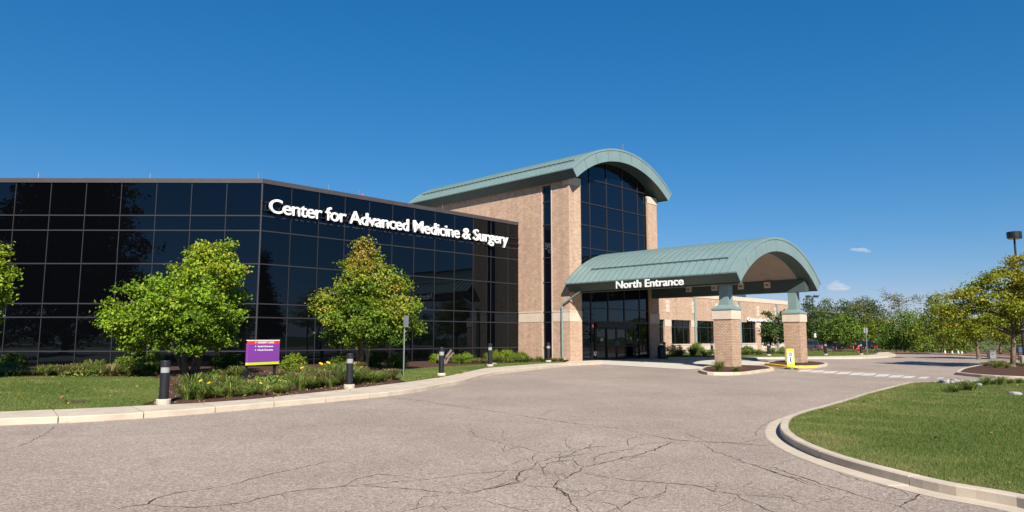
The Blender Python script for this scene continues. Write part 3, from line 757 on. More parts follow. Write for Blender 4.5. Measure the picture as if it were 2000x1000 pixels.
# storefront at ground level
for a0, a1 in ((1.26, 2.28), (2.34, 2.70), (7.24, 7.74), (7.80, 8.89)):
    pane(FT, a0, a1, .1, 2.44, M['glass2'], tower)
for a in (2.31, 2.72, 7.22, 7.77): MB().bbox(a - .03, a + .03, -.05, .06, 0, 2.44, FT).build('mullion', M['dark_frame'], tower)
MB().bbox(1.2, 8.95, -.06, .03, 0, .1, FT).build('sill', M['dark_frame'], tower)
MB().bbox(2.75, 7.19, -.05, .16, 2.12, 2.43, FT).build('door_header', M['dark_frame'], tower)
for i, (a0, a1) in enumerate(((2.78, 3.85), (3.87, 4.95), (4.97, 6.05), (6.07, 7.17))):
    dr = MB()
    for x0, x1, z0, z1 in ((a0, a0 + .07, .03, 2.10), (a1 - .07, a1, .03, 2.10), (a0 + .07, a1 - .07, .03, .16), (a0 + .07, a1 - .07, 2.02, 2.10), (a0 + .07, a1 - .07, .86, .93)):
        dr.bbox(x0, x1, .02 + .05 * (i in (1, 2)), .07 + .05 * (i in (1, 2)), z0, z1, FT)
    d = dr.build('door', M['dark_frame'], tower)
    for z0, z1 in ((.165, .855), (.935, 2.015)): pane(FT, a0 + .075, a1 - .075, z0, z1, M['glass2'], d, b=.04 + .05 * (i in (1, 2)), tilt=.001)
    if i in (1, 2):
        hx = a1 - .12 if i == 1 else a0 + .12
        MB().bbox(hx - .015, hx + .015, .125, .16, .95, 1.25, FT).build('handle', M['alu'], d)
MB().bbox(2.40, 2.60, .005, .02, 2.10, 2.34, FT).build('notice', M['red'], tower)
MB().bbox(2.46, 2.54, .021, .025, 2.17, 2.28, FT).build('notice', M['white'], tower)
for a0, z0, w_, h_ in ((3.2, 1.25, .3, .22), (6.55, 1.3, .16, .25), (7.42, 1.25, .12, .18)):
    for k in range(3): MB().bbox(a0, a0 + w_, .095, .1, z0 + h_ * k / 3, z0 + h_ * k / 3 + .03, FT).build('notice', M['white'], tower)
MB().tube([B(2.52, .02, .45), B(2.52, .03, .45)], .16, 20).build('notice', M['alu'], tower)
MB().bbox(.36, 9.84, -6, -5.7, 0, 11.4).build('inner_wall', M['dark_frame'], tower)

def barrel(parent, h_o, zo0, zo1, h_i, zi0, zi1, b0, b1, pw, soffit, c_=5.1, back=True):
    n = 14
    O = arc(h_o, zo0, zo1, n, c_); I = arc(h_i, zi0, zi1, 28, c_)
    # standing seam panels, one part each, sharing one mesh
    count = int(round((b1 - b0) / pw)); pw = (b1 - b0) / count
    r0 = np.array(root_loc(parent)); pm = sm_ = None
    Oo = arc(h_o + .03, zo0 - .02, zo1 + .012, n, c_)
    for k in range(count):
        bb = b0 + pw * k
        dv = np.r_[V, 0] * (bb - b0)
        if pm is None:
            mb = MB()
            for i in range(n):
                (a0, z0), (a1, z1) = Oo[i], Oo[i + 1]
                mb.add([B(a0, b0 + .004, z0), B(a1, b0 + .004, z1), B(a1, b0 + pw - .004, z1), B(a0, b0 + pw - .004, z0)], [(0, 1, 2, 3)])
            ob = mb.build('roof_panel', M['green'], parent, smooth=False); pm = ob.data
            mb = MB(); ht = .045; wd = .011
            Os = arc(h_o + .03 + ht * .75, zo0 - .02 + ht * .4, zo1 + .012 + ht, n, c_)
            vs = []
            for i in range(n + 1):
                (a0, z0), (a1, z1) = Oo[i], Os[i]
                vs += [B(a0, b0 - wd, z0), B(a1, b0 - wd, z1), B(a1, b0 + wd, z1), B(a0, b0 + wd, z0)]
            fs = [tuple(4 * i + j for j in q) for i in range(n) for q in ((0, 4, 5, 1), (1, 5, 6, 2), (2, 6, 7, 3))] + [(0, 1, 2, 3), tuple(4 * n + j for j in (3, 2, 1, 0))]
            mb.add(vs, fs); os_ = mb.build('seam', M['seam'], ob); sm_ = os_.data
        else:
            ob = bpy.data.objects.new('roof_panel', pm); COL.objects.link(ob); ob.parent = parent; ob.location = tuple(dv)
            os_ = bpy.data.objects.new('seam', sm_); COL.objects.link(os_); os_.parent = ob
    # front (and back) arched fascia in panels with open joints
    nf = 9
    for be, sgn in (((b1, 1),) + (((b0, -1),) if back else ())):
        for k in range(nf):
            x0, x1 = -1 + 2 * k / nf + .003, -1 + 2 * (k + 1) / nf - .003
            o_, i_ = arc(h_o, zo0, zo1, 5, c_, x0, x1), arc(h_i, zi0, zi1, 5, c_, x0, x1)
            if k == 0: o_[0], i_[0] = O[0], I[0]
            if k == nf - 1: o_[-1], i_[-1] = O[-1], I[-1]
            mb = MB()
            vs = []
            for (a0, z0), (a1, z1) in zip(o_, i_):
                vs += [B(a0, be - sgn * .05, z0), B(a0, be, z0), B(a1, be, z1), B(a1, be - sgn * .05, z1)]
            m_ = len(o_); fs = []
            for i in range(m_ - 1):
                for q in ((0, 1), (1, 2), (2, 3), (3, 0)): fs.append((4 * i + q[0], 4 * i + q[1], 4 * i + 4 + q[1], 4 * i + 4 + q[0]))
            fs += [(0, 1, 2, 3), tuple(4 * (m_ - 1) + j for j in (3, 2, 1, 0))]
            mb.add(vs, fs).build('fascia_panel', M['green'], parent)
        # drip edge round the top of the arch
        e1, e2 = arc(h_o + .05, zo0 - .02, zo1 + .03, 28, c_), arc(h_o - .03, zo0 - .10, zo1 - .10, 28, c_)
        vs = []
        for (a0, z0), (a1, z1) in zip(e1, e2):
            vs += [B(a0, be - sgn * .03, z0), B(a0, be + sgn * .03, z0), B(a1, be + sgn * .03, z1), B(a1, be - sgn * .03, z1)]
        fs = []
        for i in range(28):
            for q in ((0, 1), (1, 2), (2, 3), (3, 0)): fs.append((4 * i + q[0], 4 * i + q[1], 4 * i + 4 + q[1], 4 * i + 4 + q[0]))
        fs += [(0, 1, 2, 3), (115, 114, 113, 112)]
        MB().add(vs, fs).build('drip_edge', M['green'], parent)
    # eave fascias
    for s in (0, -1):
        (a0, z0), (a1, z1) = O[s], I[s]
        e = .04 if s == 0 else -.04
        MB().hexa([B(a1, b0, z1), B(a1, b1 - .06, z1), B(a1 + e, b1 - .06, z1), B(a1 + e, b0, z1), B(a0, b0, z0 - .02), B(a0, b1 - .06, z0 - .02), B(a0 + e, b1 - .06, z0 - .02), B(a0 + e, b0, z0 - .02)]).build('eave_fascia', M['green_dark'], parent)
        g_ = .03 if s == 0 else -.03
        MB().bbox(min(a0 - g_ * 1.6, a0 + g_), max(a0 - g_ * 1.6, a0 + g_), b0 + .01, b1 - .02, z0 - .085, z0 - .025).build('gutter_lip', M['seam'], parent)
    # soffit
    for q0, q1, mm in soffit:
        mb = MB()
        for i in range(28):
            (a0, z0), (a1, z1) = I[i], I[i + 1]
            mb.add([B(a0, q0, z0), B(a0, q1, z0), B(a1, q1, z1), B(a1, q0, z1)], [(0, 1, 2, 3)])
        mb.build('soffit', mm, parent, smooth=True)
barrel(tower, 5.78, 12.06, 14.2, 5.32, 11.5, 13.36, -15.9, .88, .44, [(-15.9, .82, M['green_dark'])])
# snow rail along the eave
def on_arc(h_, z0, z1, a, c_=5.1):
    r_ = (h_ * h_ + (z1 - z0) ** 2) / (2 * (z1 - z0)); return z1 - r_ + math.sqrt(r_ * r_ - (a - c_) ** 2)
zz = on_arc(5.78, 12.06, 14.2, .15)
MB().tube([B(.15, -15.2, zz + .09), B(.15, .35, zz + .09)], .035, 6).build('snow_guard', M['green_dark'], tower)
p = B(5.6, .3, 14.2); MB().tube([p, p + np.array([0, 0, .75])], .022, 6).build('lightning_rod', M['alu'], tower)

# ------------------------------------------------------------------ ENTRANCE CANOPY
canopy = empty('entrance_canopy', B(5.1, 5.5, 0), 'green barrel roofed drop-off canopy on two brick pillars before the entrance', 'canopy')
barrel(canopy, 5.6, 4.84, 7.1, 5.14, 4.33, 6.33, .05, 11.4, .437, [(.06, 10.55, M['soffit']), (10.55, 11.34, M['green_dark'])], back=False)
zz = on_arc(5.6, 4.84, 7.1, .45)
MB().tube([B(.45, 1.4, zz + .07), B(.45, 10.5, zz + .07)], .03, 6).build('snow_guard', M['green_dark'], canopy)
for k in range(21): MB().bbox(.41, .49, 1.4 + k * .453, 1.44 + k * .453, zz - .02, zz + .07).build('snow_guard_clip', M['green_dark'], canopy)
for a0, a1 in ((.45, 1.0), (9.25, 9.8)):
    MB().bbox(a0, a1, .04, 11.0, 4.28, 5.04).build('beam', M['green_dark'], canopy)
for b in (3.07, 5.0, 6.9, 8.67):
    L = MB().bbox(9.10, 9.248, b - .19, b + .19, 4.60, 4.98).build('canopy_light', M['stone'], canopy)
    MB().bbox(9.085, 9.1, b - .09, b + .09, 4.75, 4.82).build('lens', M['dark_frame'], L)
MB().bbox(9.15, 9.245, 3.4, 5.3, 5.045, 5.1).build('conduit', M['stone'], canopy)
for k, (a0, zb) in enumerate(((.24, -.14), (9.05, -.10))):
    a1, b0, b1 = a0 + .98, 9.65, 10.65
    P = MB().bbox(a0, a1, b0, b1, zb - .25, 2.44).build('brick_pillar', M['brick_fine'], canopy, uv=True)
    MB().bbox(a0 - .05, a1 + .05, b0 - .05, b1 + .05, 2.44, 2.93).build('stone_band', M['stone'], P)
    MB().bbox(a0 - .03, a1 + .03, b0 - .03, b1 + .03, 2.415, 2.44).build('drip_course', M['stone'], P)
    q = lambda e, z: [B(a0 - e, b0 - e, z), B(a0 - e, b1 + e, z), B(a1 + e, b1 + e, z), B(a1 + e, b0 - e, z)]
    MB().hexa(q(.09, 2.93) + q(.09, 3.0)).build('pillar_cap', M['green'], P)
    MB().hexa(q(.085, 3.0) + q(-.2, 3.2)).build('pillar_cap', M['green'], P)
    ac, bc = (a0 + a1) / 2, (b0 + b1) / 2
    top = 4.3
    MB().bbox(ac - .26, ac + .26, bc - .26, bc + .26, 3.2, 4.279).build('post', M['green'], P)
    for zc in (3.2,):
        MB().bbox(ac - .30, ac + .30, bc - .30, bc + .30, 3.19, 3.30).build('post_shoe', M['green'], P)
def pipe(parent, pts, r_=.055):
    MB().tube(pts, r_, 10).build('downspout', M['green'], parent)
pipe(canopy, [B(-.14, 1.0, 4.35), B(-.13, .75, 4.2), B(-.10, -.50, 3.55), B(-.10, -.56, 3.45), B(-.10, -.56, .2)])
MB().bbox(-.22, .0, -.68, -.44, .0, .2).build('splash_block', M['white'], canopy)
# lettering on the eave
ns = empty('canopy_sign', B(-.4, 3.9, 4.3), 'white raised letters reading North Entrance along the canopy eave', 'sign')
letters('North Entrance', 4.42, .43, .07, .014, M['white'], ns, lambda x, y, d: B(-.50 - d, 3.96 + x, 4.31 - .004 * x + y))
for z in (4.42, 4.60): MB().bbox(-.50, -.47, 3.9, 8.4, z - .015, z + .015).build('rail', M['green_dark'], ns)
for k in range(6): MB().bbox(-.47, -.2, 4.1 + k * .8, 4.13 + k * .8, 4.40, 4.44).build('bracket', M['green_dark'], ns)

# ------------------------------------------------------------------ BRICK WING
wing = empty('brick_wing', B(11, -4.5, 0), 'low tan brick wing with square windows stretching behind the canopy', 'building')
def FW(a, b, z=0.0): return B(a, -4.5 + b, z)
bay, w0 = 4.365, 14.80
wins = [(w0 + bay * k, w0 + bay * k + 3.3) for k in range(7)]
edges = [W] + [x for a, b in wins for x in (a, b)] + [46.5]
def wb(a0, a1, b0, b1, z0, z1, name, m, uv=False): return MB().bbox(a0, a1, b0, b1, z0, z1, FW).build(name, M[m], wing, uv=uv)
for a0, a1 in zip(edges[0::2], edges[1::2]): wb(a0, a1, -.35, 0, -.2, 3.0, 'brick_wall', 'brick', True)
wb(W, 46.5, -.35, 0, 3.0, 5.1, 'brick_wall', 'brick', True)
wb(46.15, 46.5, -20, -.35, -.2, 5.1, 'brick_wall', 'brick', True)
wb(W, 46.53, -.36, .04, 5.1, 5.52, 'stone_coping', 'stone')
wb(W, 46.5, -20, -.36, 5.0, 5.2, 'roof', 'roof')
for a0, a1 in wins:
    wb(a0, a1, -.36, .02, -.2, .80, 'stone_panel', 'stone'); wb(a0 - .02, a1 + .02, -.3, .06, .80, .9, 'window_sill', 'stone')
    wf = MB()
    for k in range(4):
        x = a0 + (a1 - a0) * (0, .24, .68, 1)[k]; wf.bbox(x - .03, x + .03, -.22, -.14, .9, 3.0, FW)
    wf.bbox(a0, a1, -.215, -.145, .9, .96, FW); wf.bbox(a0, a1, -.215, -.145, 2.94, 3.0, FW); wf.bbox(a0, a1, -.212, -.138, 2.35, 2.42, FW)
    wi_ = wf.build('window', M['mullion'], wing)
    for k in range(3):
        x0, x1 = a0 + (a1 - a0) * (0, .24, .68)[k] + .03, a0 + (a1 - a0) * (.24, .68, 1)[k] - .03
        for z0, z1 in ((.96, 2.35), (2.42, 2.94)): pane(FW, x0, x1, z0, z1, M['glass'], wi_, b=-.18, tilt=.002)
for a0, a1 in zip(edges[0::2][1:], edges[1::2][1:]):
    c_ = (a0 + a1) / 2
    if a1 - a0 < 2:
        wb(a0, a1, -.1, .025, 2.42, 3.0, 'stone_block', 'stone')
        for z in (3.66, 4.02, 4.38): wb(c_ - .28, c_ + .28, -.05, .03, z, z + .33, 'stone_block', 'stone')
for a in (23.1, 31.85, 40.55):
    MB().tube([FW(a, .1, 5.05), FW(a, .1, .05)], .11, 10).build('downspout', M['green'], wing)
ub = MB().bbox(W + 4, 46, -6.5, -6, 5.2, 8.2, FW).build('upper_wall', M['blue'], wing)
for k in range(52): MB().bbox(W + 4.3 + k * .6, W + 4.34 + k * .6, -6, -5.96, 5.2, 8.2, FW).build('wall_rib', M['blue'], ub)
wgs = empty('wing_sign', FW(33.4, .03, 3.1), 'small white raised letters on the brick wing partly behind the little tree', 'sign')
letters('Outpatient Surgery', 7.9, .36, .1, .02, M['white'], wgs, lambda x, y, d: FW(33.45 + x, .04 + d, 3.12 + y))
MB().bbox(33.4, 41.4, .0, .05, 3.02, 3.08, FW).build('rail', M['dark_frame'], wgs)

# ------------------------------------------------------------------ VEGETATION
def unit(v):
    return v / (np.linalg.norm(v, axis=-1, keepdims=True) + 1e-9)
def leaves(c, nrm, size, tone, fold=.22, ratio=.62):
    """one folded four-sided leaf at each point"""
    n = len(c); t = unit(np.cross(nrm, rng.normal(size=(n, 3)))); s_ = np.cross(nrm, t)
    L = (size * rng.uniform(.65, 1.25, n))[:, None]
    v0 = c - t * L * .5; v2 = c + t * L * .5
    v1 = c + s_ * L * ratio * .5 + nrm * L * fold; v3 = c - s_ * L * ratio * .5 + nrm * L * fold
    vs = np.stack([v0, v1, v2, v3], 1).reshape(-1, 3)
    i = np.arange(n)[:, None] * 4
    fs = np.concatenate([i + np.array([[0, 1, 2]]), i + np.array([[0, 2, 3]])], 1).reshape(-1, 3)
    return vs, fs, np.repeat(tone, 4)
def clusters(lobes, n, shell=.5):
    """twig ends spread through the lobes of a crown; lobes: (centre, radii)"""
    wts = np.array([np.prod(r_) ** .667 for _, r_ in lobes]); wts /= wts.sum()
    k = rng.choice(len(lobes), n, p=wts); d = unit(rng.normal(size=(n, 3)))
    rad = shell + (1 - shell) * rng.random(n) ** .5
    C_ = np.array([l_[0] for l_ in lobes]); Rr = np.array([l_[1] for l_ in lobes])
    return C_[k] + d * Rr[k] * rad[:, None], d, k
def crown_mesh(cl, out, per, spread, size, tonef, flat=.6, up=.55):
    n = len(cl); m = n * per
    ci = np.repeat(np.arange(n), per)
    sc = spread * rng.uniform(.6, 1.3, n)[ci]
    p = cl[ci] + rng.normal(size=(m, 3)) * sc[:, None] * np.array([1, 1, flat])
    nr = unit(.75 * out[ci] + np.array([0, 0, up]) + .75 * rng.normal(size=(m, 3)))
    ctone = rng.normal(0, .10, n)[ci]
    return leaves(p, nr, size, np.clip(tonef(p) + ctone + rng.normal(0, .06, m), 0, 1))
def limb(mb, p0, p1, r0, r1, n=5, sag=.0, k=6, jit=.05):
    p0, p1 = np.array(p0, float), np.array(p1, float); L = np.linalg.norm(p1 - p0)
    pts = []
    b_ = rng.normal(0, jit, 3) * L
    for i in range(n + 1):
        t = i / n; q = p0 + (p1 - p0) * t + b_ * math.sin(math.pi * t) + np.array([0, 0, 1]) * L * .10 * math.sin(math.pi * t) - np.array([0, 0, 1]) * sag * t * t
        pts.append(q)
    mb.tube(pts, [r0 + (r1 - r0) * (i / n) ** .8 for i in range(n + 1)], k)
    return pts
def make_tree(name, label, base, lobes, stems, mats, n_cl, per, spread, size, tonef, group=None, limbs=26, cat='tree', flat=.6, shell=.45):
    """base xyz; stems: list of (foot offset xy, top xyz, foot radius)"""
    t = empty(name, base, label, cat, group)
    cl, out, k = clusters(lobes, n_cl, shell)
    tb = MB(); axis = []
    for off, top, r_ in stems:
        foot = np.array([base[0] + off[0], base[1] + off[1], base[2] - .1])
        pts = limb(tb, foot, top, r_, r_ * .28, 8, k=8, jit=.014); tb.tube([foot - [0, 0, .05], foot + [0, 0, .25]], [r_ * 1.5, r_ * .95], 8)
        axis += [(p, r_ * (1 - .7 * i / 8)) for i, p in enumerate(pts) if i >= 2]
    A = np.array([a[0] for a in axis]); AR = [a[1] for a in axis]
    for i in rng.choice(n_cl, min(limbs, n_cl), replace=False):
        e = cl[i]; dd = np.linalg.norm(A - e, axis=1) + 1.2 * np.maximum(0, A[:, 2] - e[2] + .3)
        j = int(np.argmin(dd)); pts = limb(tb, A[j], A[j] + (e - A[j]) * .97, max(.012, AR[j] * .5), .008, 4, k=5)
    tb.build('trunk', mats[0], t, smooth=True)
    vs, fs, tn = crown_mesh(cl, out, per, spread, size, tonef, flat)
    link('crown', np_mesh('crown', vs - np.array(base), fs, tn), mats[1], t)
    return t
def P3(px, py, off=0.0):
    g = G(px, py, off); return np.array([g[0], g[1], gz(*g) + off])
def lobes_at(lst, Y, squash=1.0):
    """crown lobes: (pixel x, pixel y, pixel radius[, depth shift in m]) at depth Y"""
    res = []
    for q in lst:
        d = q[3] if len(q) > 3 else 0.0
        c_ = AT(q[0], q[1], Y + d); r_ = q[2] / F * (Y + d)
        res.append((c_, np.array([r_, r_ * 1.1, r_ * squash])))
    return res

# the two maples in front of the glass and the one at the left edge
b = P3(365, 738, .12); Y = b[1]
L1 = [(405, 500, 34, 0), (436, 500, 30, .3), (440, 535, 32, -.5), (405, 540, 42, -1.0), (350, 548, 42, .6), (300, 570, 42, -.8), (255, 595, 40, .2), (228, 622, 30, -.2), (265, 632, 40, -1.0),
      (330, 600, 55, -1.7), (400, 600, 55, -1.8), (440, 590, 34, .4), (450, 620, 28, -.4), (330, 650, 36, -1.3), (385, 660, 34, -1.5), (425, 655, 32, -.8), (268, 668, 24, -.6), (350, 610, 60, 1.4), (300, 625, 45, 1.0), (250, 690, 12, -.9)]
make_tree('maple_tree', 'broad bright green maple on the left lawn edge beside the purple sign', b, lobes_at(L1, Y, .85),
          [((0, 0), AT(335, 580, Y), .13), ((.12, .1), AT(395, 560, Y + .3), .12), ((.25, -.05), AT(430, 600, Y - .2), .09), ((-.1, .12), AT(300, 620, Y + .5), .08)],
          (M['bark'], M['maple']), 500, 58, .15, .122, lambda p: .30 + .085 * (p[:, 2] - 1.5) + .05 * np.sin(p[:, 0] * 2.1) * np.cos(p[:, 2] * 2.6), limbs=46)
b = P3(706, 725, .12); Y = b[1]
L2 = [(708, 480, 17, 0), (702, 505, 28, .2), (730, 512, 22, -.3), (680, 540, 34, -.5), (735, 545, 40, -.9), (700, 570, 45, -1.2), (775, 552, 24, .3), (770, 580, 36, -.6), (650, 585, 32, .2), (635, 600, 24, -.3),
      (665, 625, 36, -1.0), (720, 620, 48, -1.6), (775, 615, 40, -1.0), (802, 600, 22, 0), (700, 655, 30, -1.0), (655, 650, 24, -.5), (755, 652, 30, -.8), (785, 645, 22, .4), (812, 638, 13, .5), (720, 600, 55, 1.2)]
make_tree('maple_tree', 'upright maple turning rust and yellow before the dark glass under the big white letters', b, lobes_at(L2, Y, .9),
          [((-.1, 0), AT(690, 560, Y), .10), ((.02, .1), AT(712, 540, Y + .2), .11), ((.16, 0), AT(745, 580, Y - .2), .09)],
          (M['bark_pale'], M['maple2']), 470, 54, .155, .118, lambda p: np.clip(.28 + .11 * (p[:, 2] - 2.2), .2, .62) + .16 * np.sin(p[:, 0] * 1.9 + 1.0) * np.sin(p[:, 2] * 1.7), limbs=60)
b = P3(-95, 742, .12); Y = b[1]
L3 = [(-95, 520, 70, 0), (-60, 560, 60, -.6), (-110, 600, 70, .4), (-25, 555, 34, -.4), (8, 542, 20, .2), (18, 532, 14, .1), (2, 490, 10, 0), (-12, 505, 18, 0), (-5, 580, 18, -.3), (2, 600, 9, -.2), (-60, 620, 50, -.5)]
make_tree('maple_tree', 'green maple cut off by the left edge of the picture', b, lobes_at(L3, Y, .8),
          [((0, 0), AT(-95, 540, Y), .14), ((.1, .1), AT(-50, 560, Y), .1)], (M['bark'], M['maple']), 320, 50, .16, .122, lambda p: .42 + .06 * (p[:, 2] - 2), limbs=26)
b = P3(1503, 690.5, .1); Y = b[1]
make_tree('magnolia_tree', 'small dark glossy tree on the lawn strip partly covering the wing lettering', b,
          lobes_at([(1522, 628, 20, 0), (1545, 640, 18, .3), (1500, 645, 18, -.4), (1520, 655, 20, -.6), (1490, 657, 9, -.3), (1508, 668, 13, 0), (1500, 614, 7, 0), (1488, 612, 4, 0), (1532, 615, 11, 0), (1545, 660, 12, .2)], Y, .85),
          [((0, 0), AT(1512, 640, Y), .08)], (M['bark'], M['tree_dark']), 130, 26, .2, .20, lambda p: .22 + 0 * p[:, 0], limbs=20)

# locust trees on the right
b = P3(1978, 716.5, .12); Y = b[1]
L5 = [(1990, 510, 26, 0), (1960, 535, 26, .3), (2010, 540, 40, -.5), (1930, 545, 20, -.4), (1980, 570, 40, .4), (1915, 560, 22, .5), (1885, 572, 22, -.3), (1860, 580, 16, .2), (1845, 575, 9, .2), (1945, 590, 34, -.9), (1900, 600, 30, .8),
      (1870, 610, 26, .4), (1835, 605, 14, .6), (2040, 580, 50, .5), (2000, 610, 40, -1.0), (1960, 625, 30, .9), (1920, 630, 26, -.5), (1885, 636, 22, .9), (2060, 630, 40, 0), (1850, 630, 14, .6)]
make_tree('locust_tree', 'airy yellow green locust tree on the mulch island at the right edge', b, lobes_at(L5, Y, .55),
          [((0, 0), AT(1976, 530, Y), .15)], (M['bark'], M['tree_yel']), 700, 32, .25, .14, lambda p: .44 + .07 * (p[:, 2] - 2.5) + .10 * np.sin(p[:, 0] * 1.3), limbs=60, flat=.35, shell=.3)
bgl = []
def px_tree(name, label, px, pyb, Y, lst, kind, n_cl, per, spread, size, tone, trunk_r=.14, squash=.9, limbs=14, zb=None, bark='bark', top=None, shell=.35, flat=.6):
    """a tree whose foot stands at depth Y under pixel column px"""
    x = (px - 1000) / F * (Y * CT); base = np.array([x, Y, gz(x, Y)])
    topp = AT(*(top or (px, min(q[1] for q in lst) + 6)), Y)
    t = make_tree(name, label, base, lobes_at(lst, Y, squash), [((0, 0), topp, trunk_r)], (M[bark], M[kind]), n_cl, per, spread, size, lambda p: tone + .08 * np.sin(p[:, 0] * .9) + .02 * (p[:, 2] - 4), limbs=limbs, group='trees beyond the car park', shell=shell, flat=flat)
    bgl.append(t); return t
px_tree('locust_tree', 'low spreading yellow green tree over the verge left of the island locust', 1908, 0, 55, [(1900, 645, 26), (1930, 640, 30), (1870, 650, 24), (1960, 650, 26), (1985, 640, 26), (1845, 655, 18), (1905, 625, 24), (1950, 620, 24)], 'tree_yel', 200, 30, .35, .19, .34, squash=.6, flat=.4)
px_tree('locust_tree', 'slim trunked green tree on the verge behind the island locust', 1951, 0, 68, [(1950, 640, 40), (1990, 650, 40), (1915, 650, 30), (1970, 610, 34), (2030, 640, 40)], 'tree_mid', 220, 30, .5, .22, .45, squash=.7)
px_tree('bushy_tree', 'yellowing bushy tree in the scrub between the road and the car park', 1838, 0, 80, [(1838, 600, 26), (1820, 625, 30), (1850, 635, 34), (1810, 655, 30), (1855, 665, 30), (1830, 590, 14), (1880, 650, 30), (1895, 668, 20)], 'tree_yel', 260, 30, .5, .24, .30)
px_tree('bushy_tree', 'mid green leafy tree just right of the parked cars', 1765, 0, 88, [(1765, 640, 26), (1745, 655, 24), (1785, 650, 28), (1770, 668, 26), (1740, 670, 20), (1795, 670, 22), (1758, 620, 16), (1782, 625, 14)], 'tree_mid', 260, 30, .5, .25, .42)
px_tree('bushy_tree', 'olive green shrubby tree with tawny twigs behind the grey sign back', 1718, 0, 118, [(1718, 640, 24), (1700, 650, 24), (1735, 640, 22), (1720, 660, 26), (1745, 660, 20), (1705, 672, 20)], 'tree_yel', 200, 28, .6, .28, .22)
px_tree('tall_tree', 'tall round crowned dark green tree standing above the parked cars', 1690, 0, 130, [(1685, 592, 14), (1672, 602, 14), (1700, 602, 16), (1714, 606, 12), (1685, 615, 24), (1708, 620, 20), (1668, 625, 16), (1690, 640, 26), (1720, 640, 18), (1660, 650, 16)], 'tree_dark', 260, 30, .6, .3, .58)
px_tree('sparse_tree', 'thin leaved tree with bare forking branches against the sky', 1752, 0, 128, [(1740, 580, 12), (1752, 585, 14), (1768, 590, 12), (1728, 582, 7), (1782, 590, 10), (1760, 600, 14), (1745, 605, 12), (1722, 572, 5), (1788, 583, 8), (1770, 612, 12), (1752, 625, 14)], 'tree_dark', 60, 16, .45, .3, .75, limbs=44, top=(1755, 590), shell=.2)
px_tree('spruce_tree', 'narrow pointed dark tree second from the far brick pillar', 1613, 0, 122, [(1613, 590, 7), (1611, 602, 11), (1615, 615, 15), (1612, 632, 20), (1614, 650, 24), (1612, 668, 22)], 'tree_dark', 240, 30, .5, .3, .34)
px_tree('spruce_tree', 'narrow pointed dark tree left of the round crowned tall tree', 1644, 0, 126, [(1643, 586, 7), (1645, 598, 11), (1642, 612, 14), (1645, 628, 17), (1650, 648, 20), (1645, 668, 22)], 'tree_dark', 240, 30, .5, .3, .38)
px_tree('spruce_tree', 'dark tree directly behind the far brick pillar', 1583, 0, 118, [(1578, 592, 10), (1584, 612, 16), (1580, 635, 22), (1590, 625, 18), (1592, 655, 22), (1575, 660, 24)], 'tree_dark', 240, 30, .5, .3, .25)
px_tree('small_tree', 'fresh green round young tree on the lawn strip before the cars', 1652, 0, 76, [(1650, 640, 20), (1632, 650, 16), (1668, 648, 17), (1650, 656, 20), (1640, 628, 12), (1660, 630, 11), (1678, 656, 10), (1626, 658, 9)], 'tree_mid', 240, 28, .32, .22, .40, trunk_r=.09, bark='bark_pale', limbs=18)
px_tree('small_tree', 'young green tree with pale trunk beside the round one before the cars', 1630, 0, 78, [(1622, 640, 14), (1612, 655, 14), (1632, 650, 12), (1618, 664, 10)], 'tree_mid', 120, 26, .32, .22, .22, trunk_r=.09, bark='bark_pale', limbs=12)
# the wood that closes the view, too far off to tell its trees apart
def wood(name, x0, x1, y, hmin, hmax, n, kind, tone, rad=2.6, seed=3, dy=6):
    r_ = np.random.default_rng(seed); L = []
    for _ in range(n):
        x = r_.uniform(x0, x1); yy = y + r_.uniform(-dy, dy); h_ = r_.uniform(hmin, hmax); z = gz(x, yy)
        for k in range(4):
            q = rad * r_.uniform(.7, 1.2); L.append((np.array([x + r_.normal(0, 1.2), yy + r_.normal(0, 1.0), z + h_ * (.25 + .22 * k)]), np.array([q, q, q * .9]) * (1 - .13 * k)))
    cl, out, k = clusters(L, n * 34, .4)
    vs, fs, tn = crown_mesh(cl, out, 16, .55, .42, lambda p: tone + .1 * np.sin(p[:, 0] * .4))
    tag(link(name, np_mesh(name, vs, fs, tn), M[kind]), kind='stuff')
wood('distant_wood', 48, 104, 145, 5.5, 8.0, 26, 'tree_dark', .45, seed=11)
wood('distant_wood', 70, 130, 92, 3.5, 6.0, 20, 'tree_mid', .4, seed=12)
# trees across the car park behind the camera and to the right: what the glass reflects
wood('wood_edge', -120, 60, -48, 7.0, 10.5, 60, 'tree_dark', .3, rad=3.2, seed=5, dy=4)
wood('wood_edge', 62, 84, -22, 6.0, 9.5, 16, 'tree_mid', .4, rad=2.6, seed=6, dy=22)
wood('wood_edge', 84, 100, 34, 5.5, 9.0, 20, 'tree_mid', .45, rad=2.6, seed=16, dy=22)
bx, by = -37.0, 8.0
make_tree('conifer_tree', 'very tall dark conifer seen only as a reflection in the left glass wall', np.array([bx, by, gz(bx, by)]),
          [(np.array([bx + dx, by + rng.normal(0, .8), z]), np.array([r_, r_, r_ * .8])) for dx, z, r_ in ((0, 17.5, 2.2), (.4, 15.5, 3.0), (-1.6, 13, 3.4), (2.2, 13.4, 2.8), (0, 11, 4.2), (-3.2, 10, 3.0), (3.4, 9.6, 2.8), (-1.2, 7.8, 4.6), (3.0, 6.6, 3.6), (-4.2, 6.6, 3.0), (0, 4.5, 4.6), (4.6, 4.6, 2.6))],
          [((0, 0), np.array([bx, by, 17.0]), .35)], (M['bark'], M['tree_dark']), 1100, 34, .42, .42, lambda p: .05 + 0 * p[:, 0], limbs=40, shell=.15)
bx, by = 41.0, 15.5
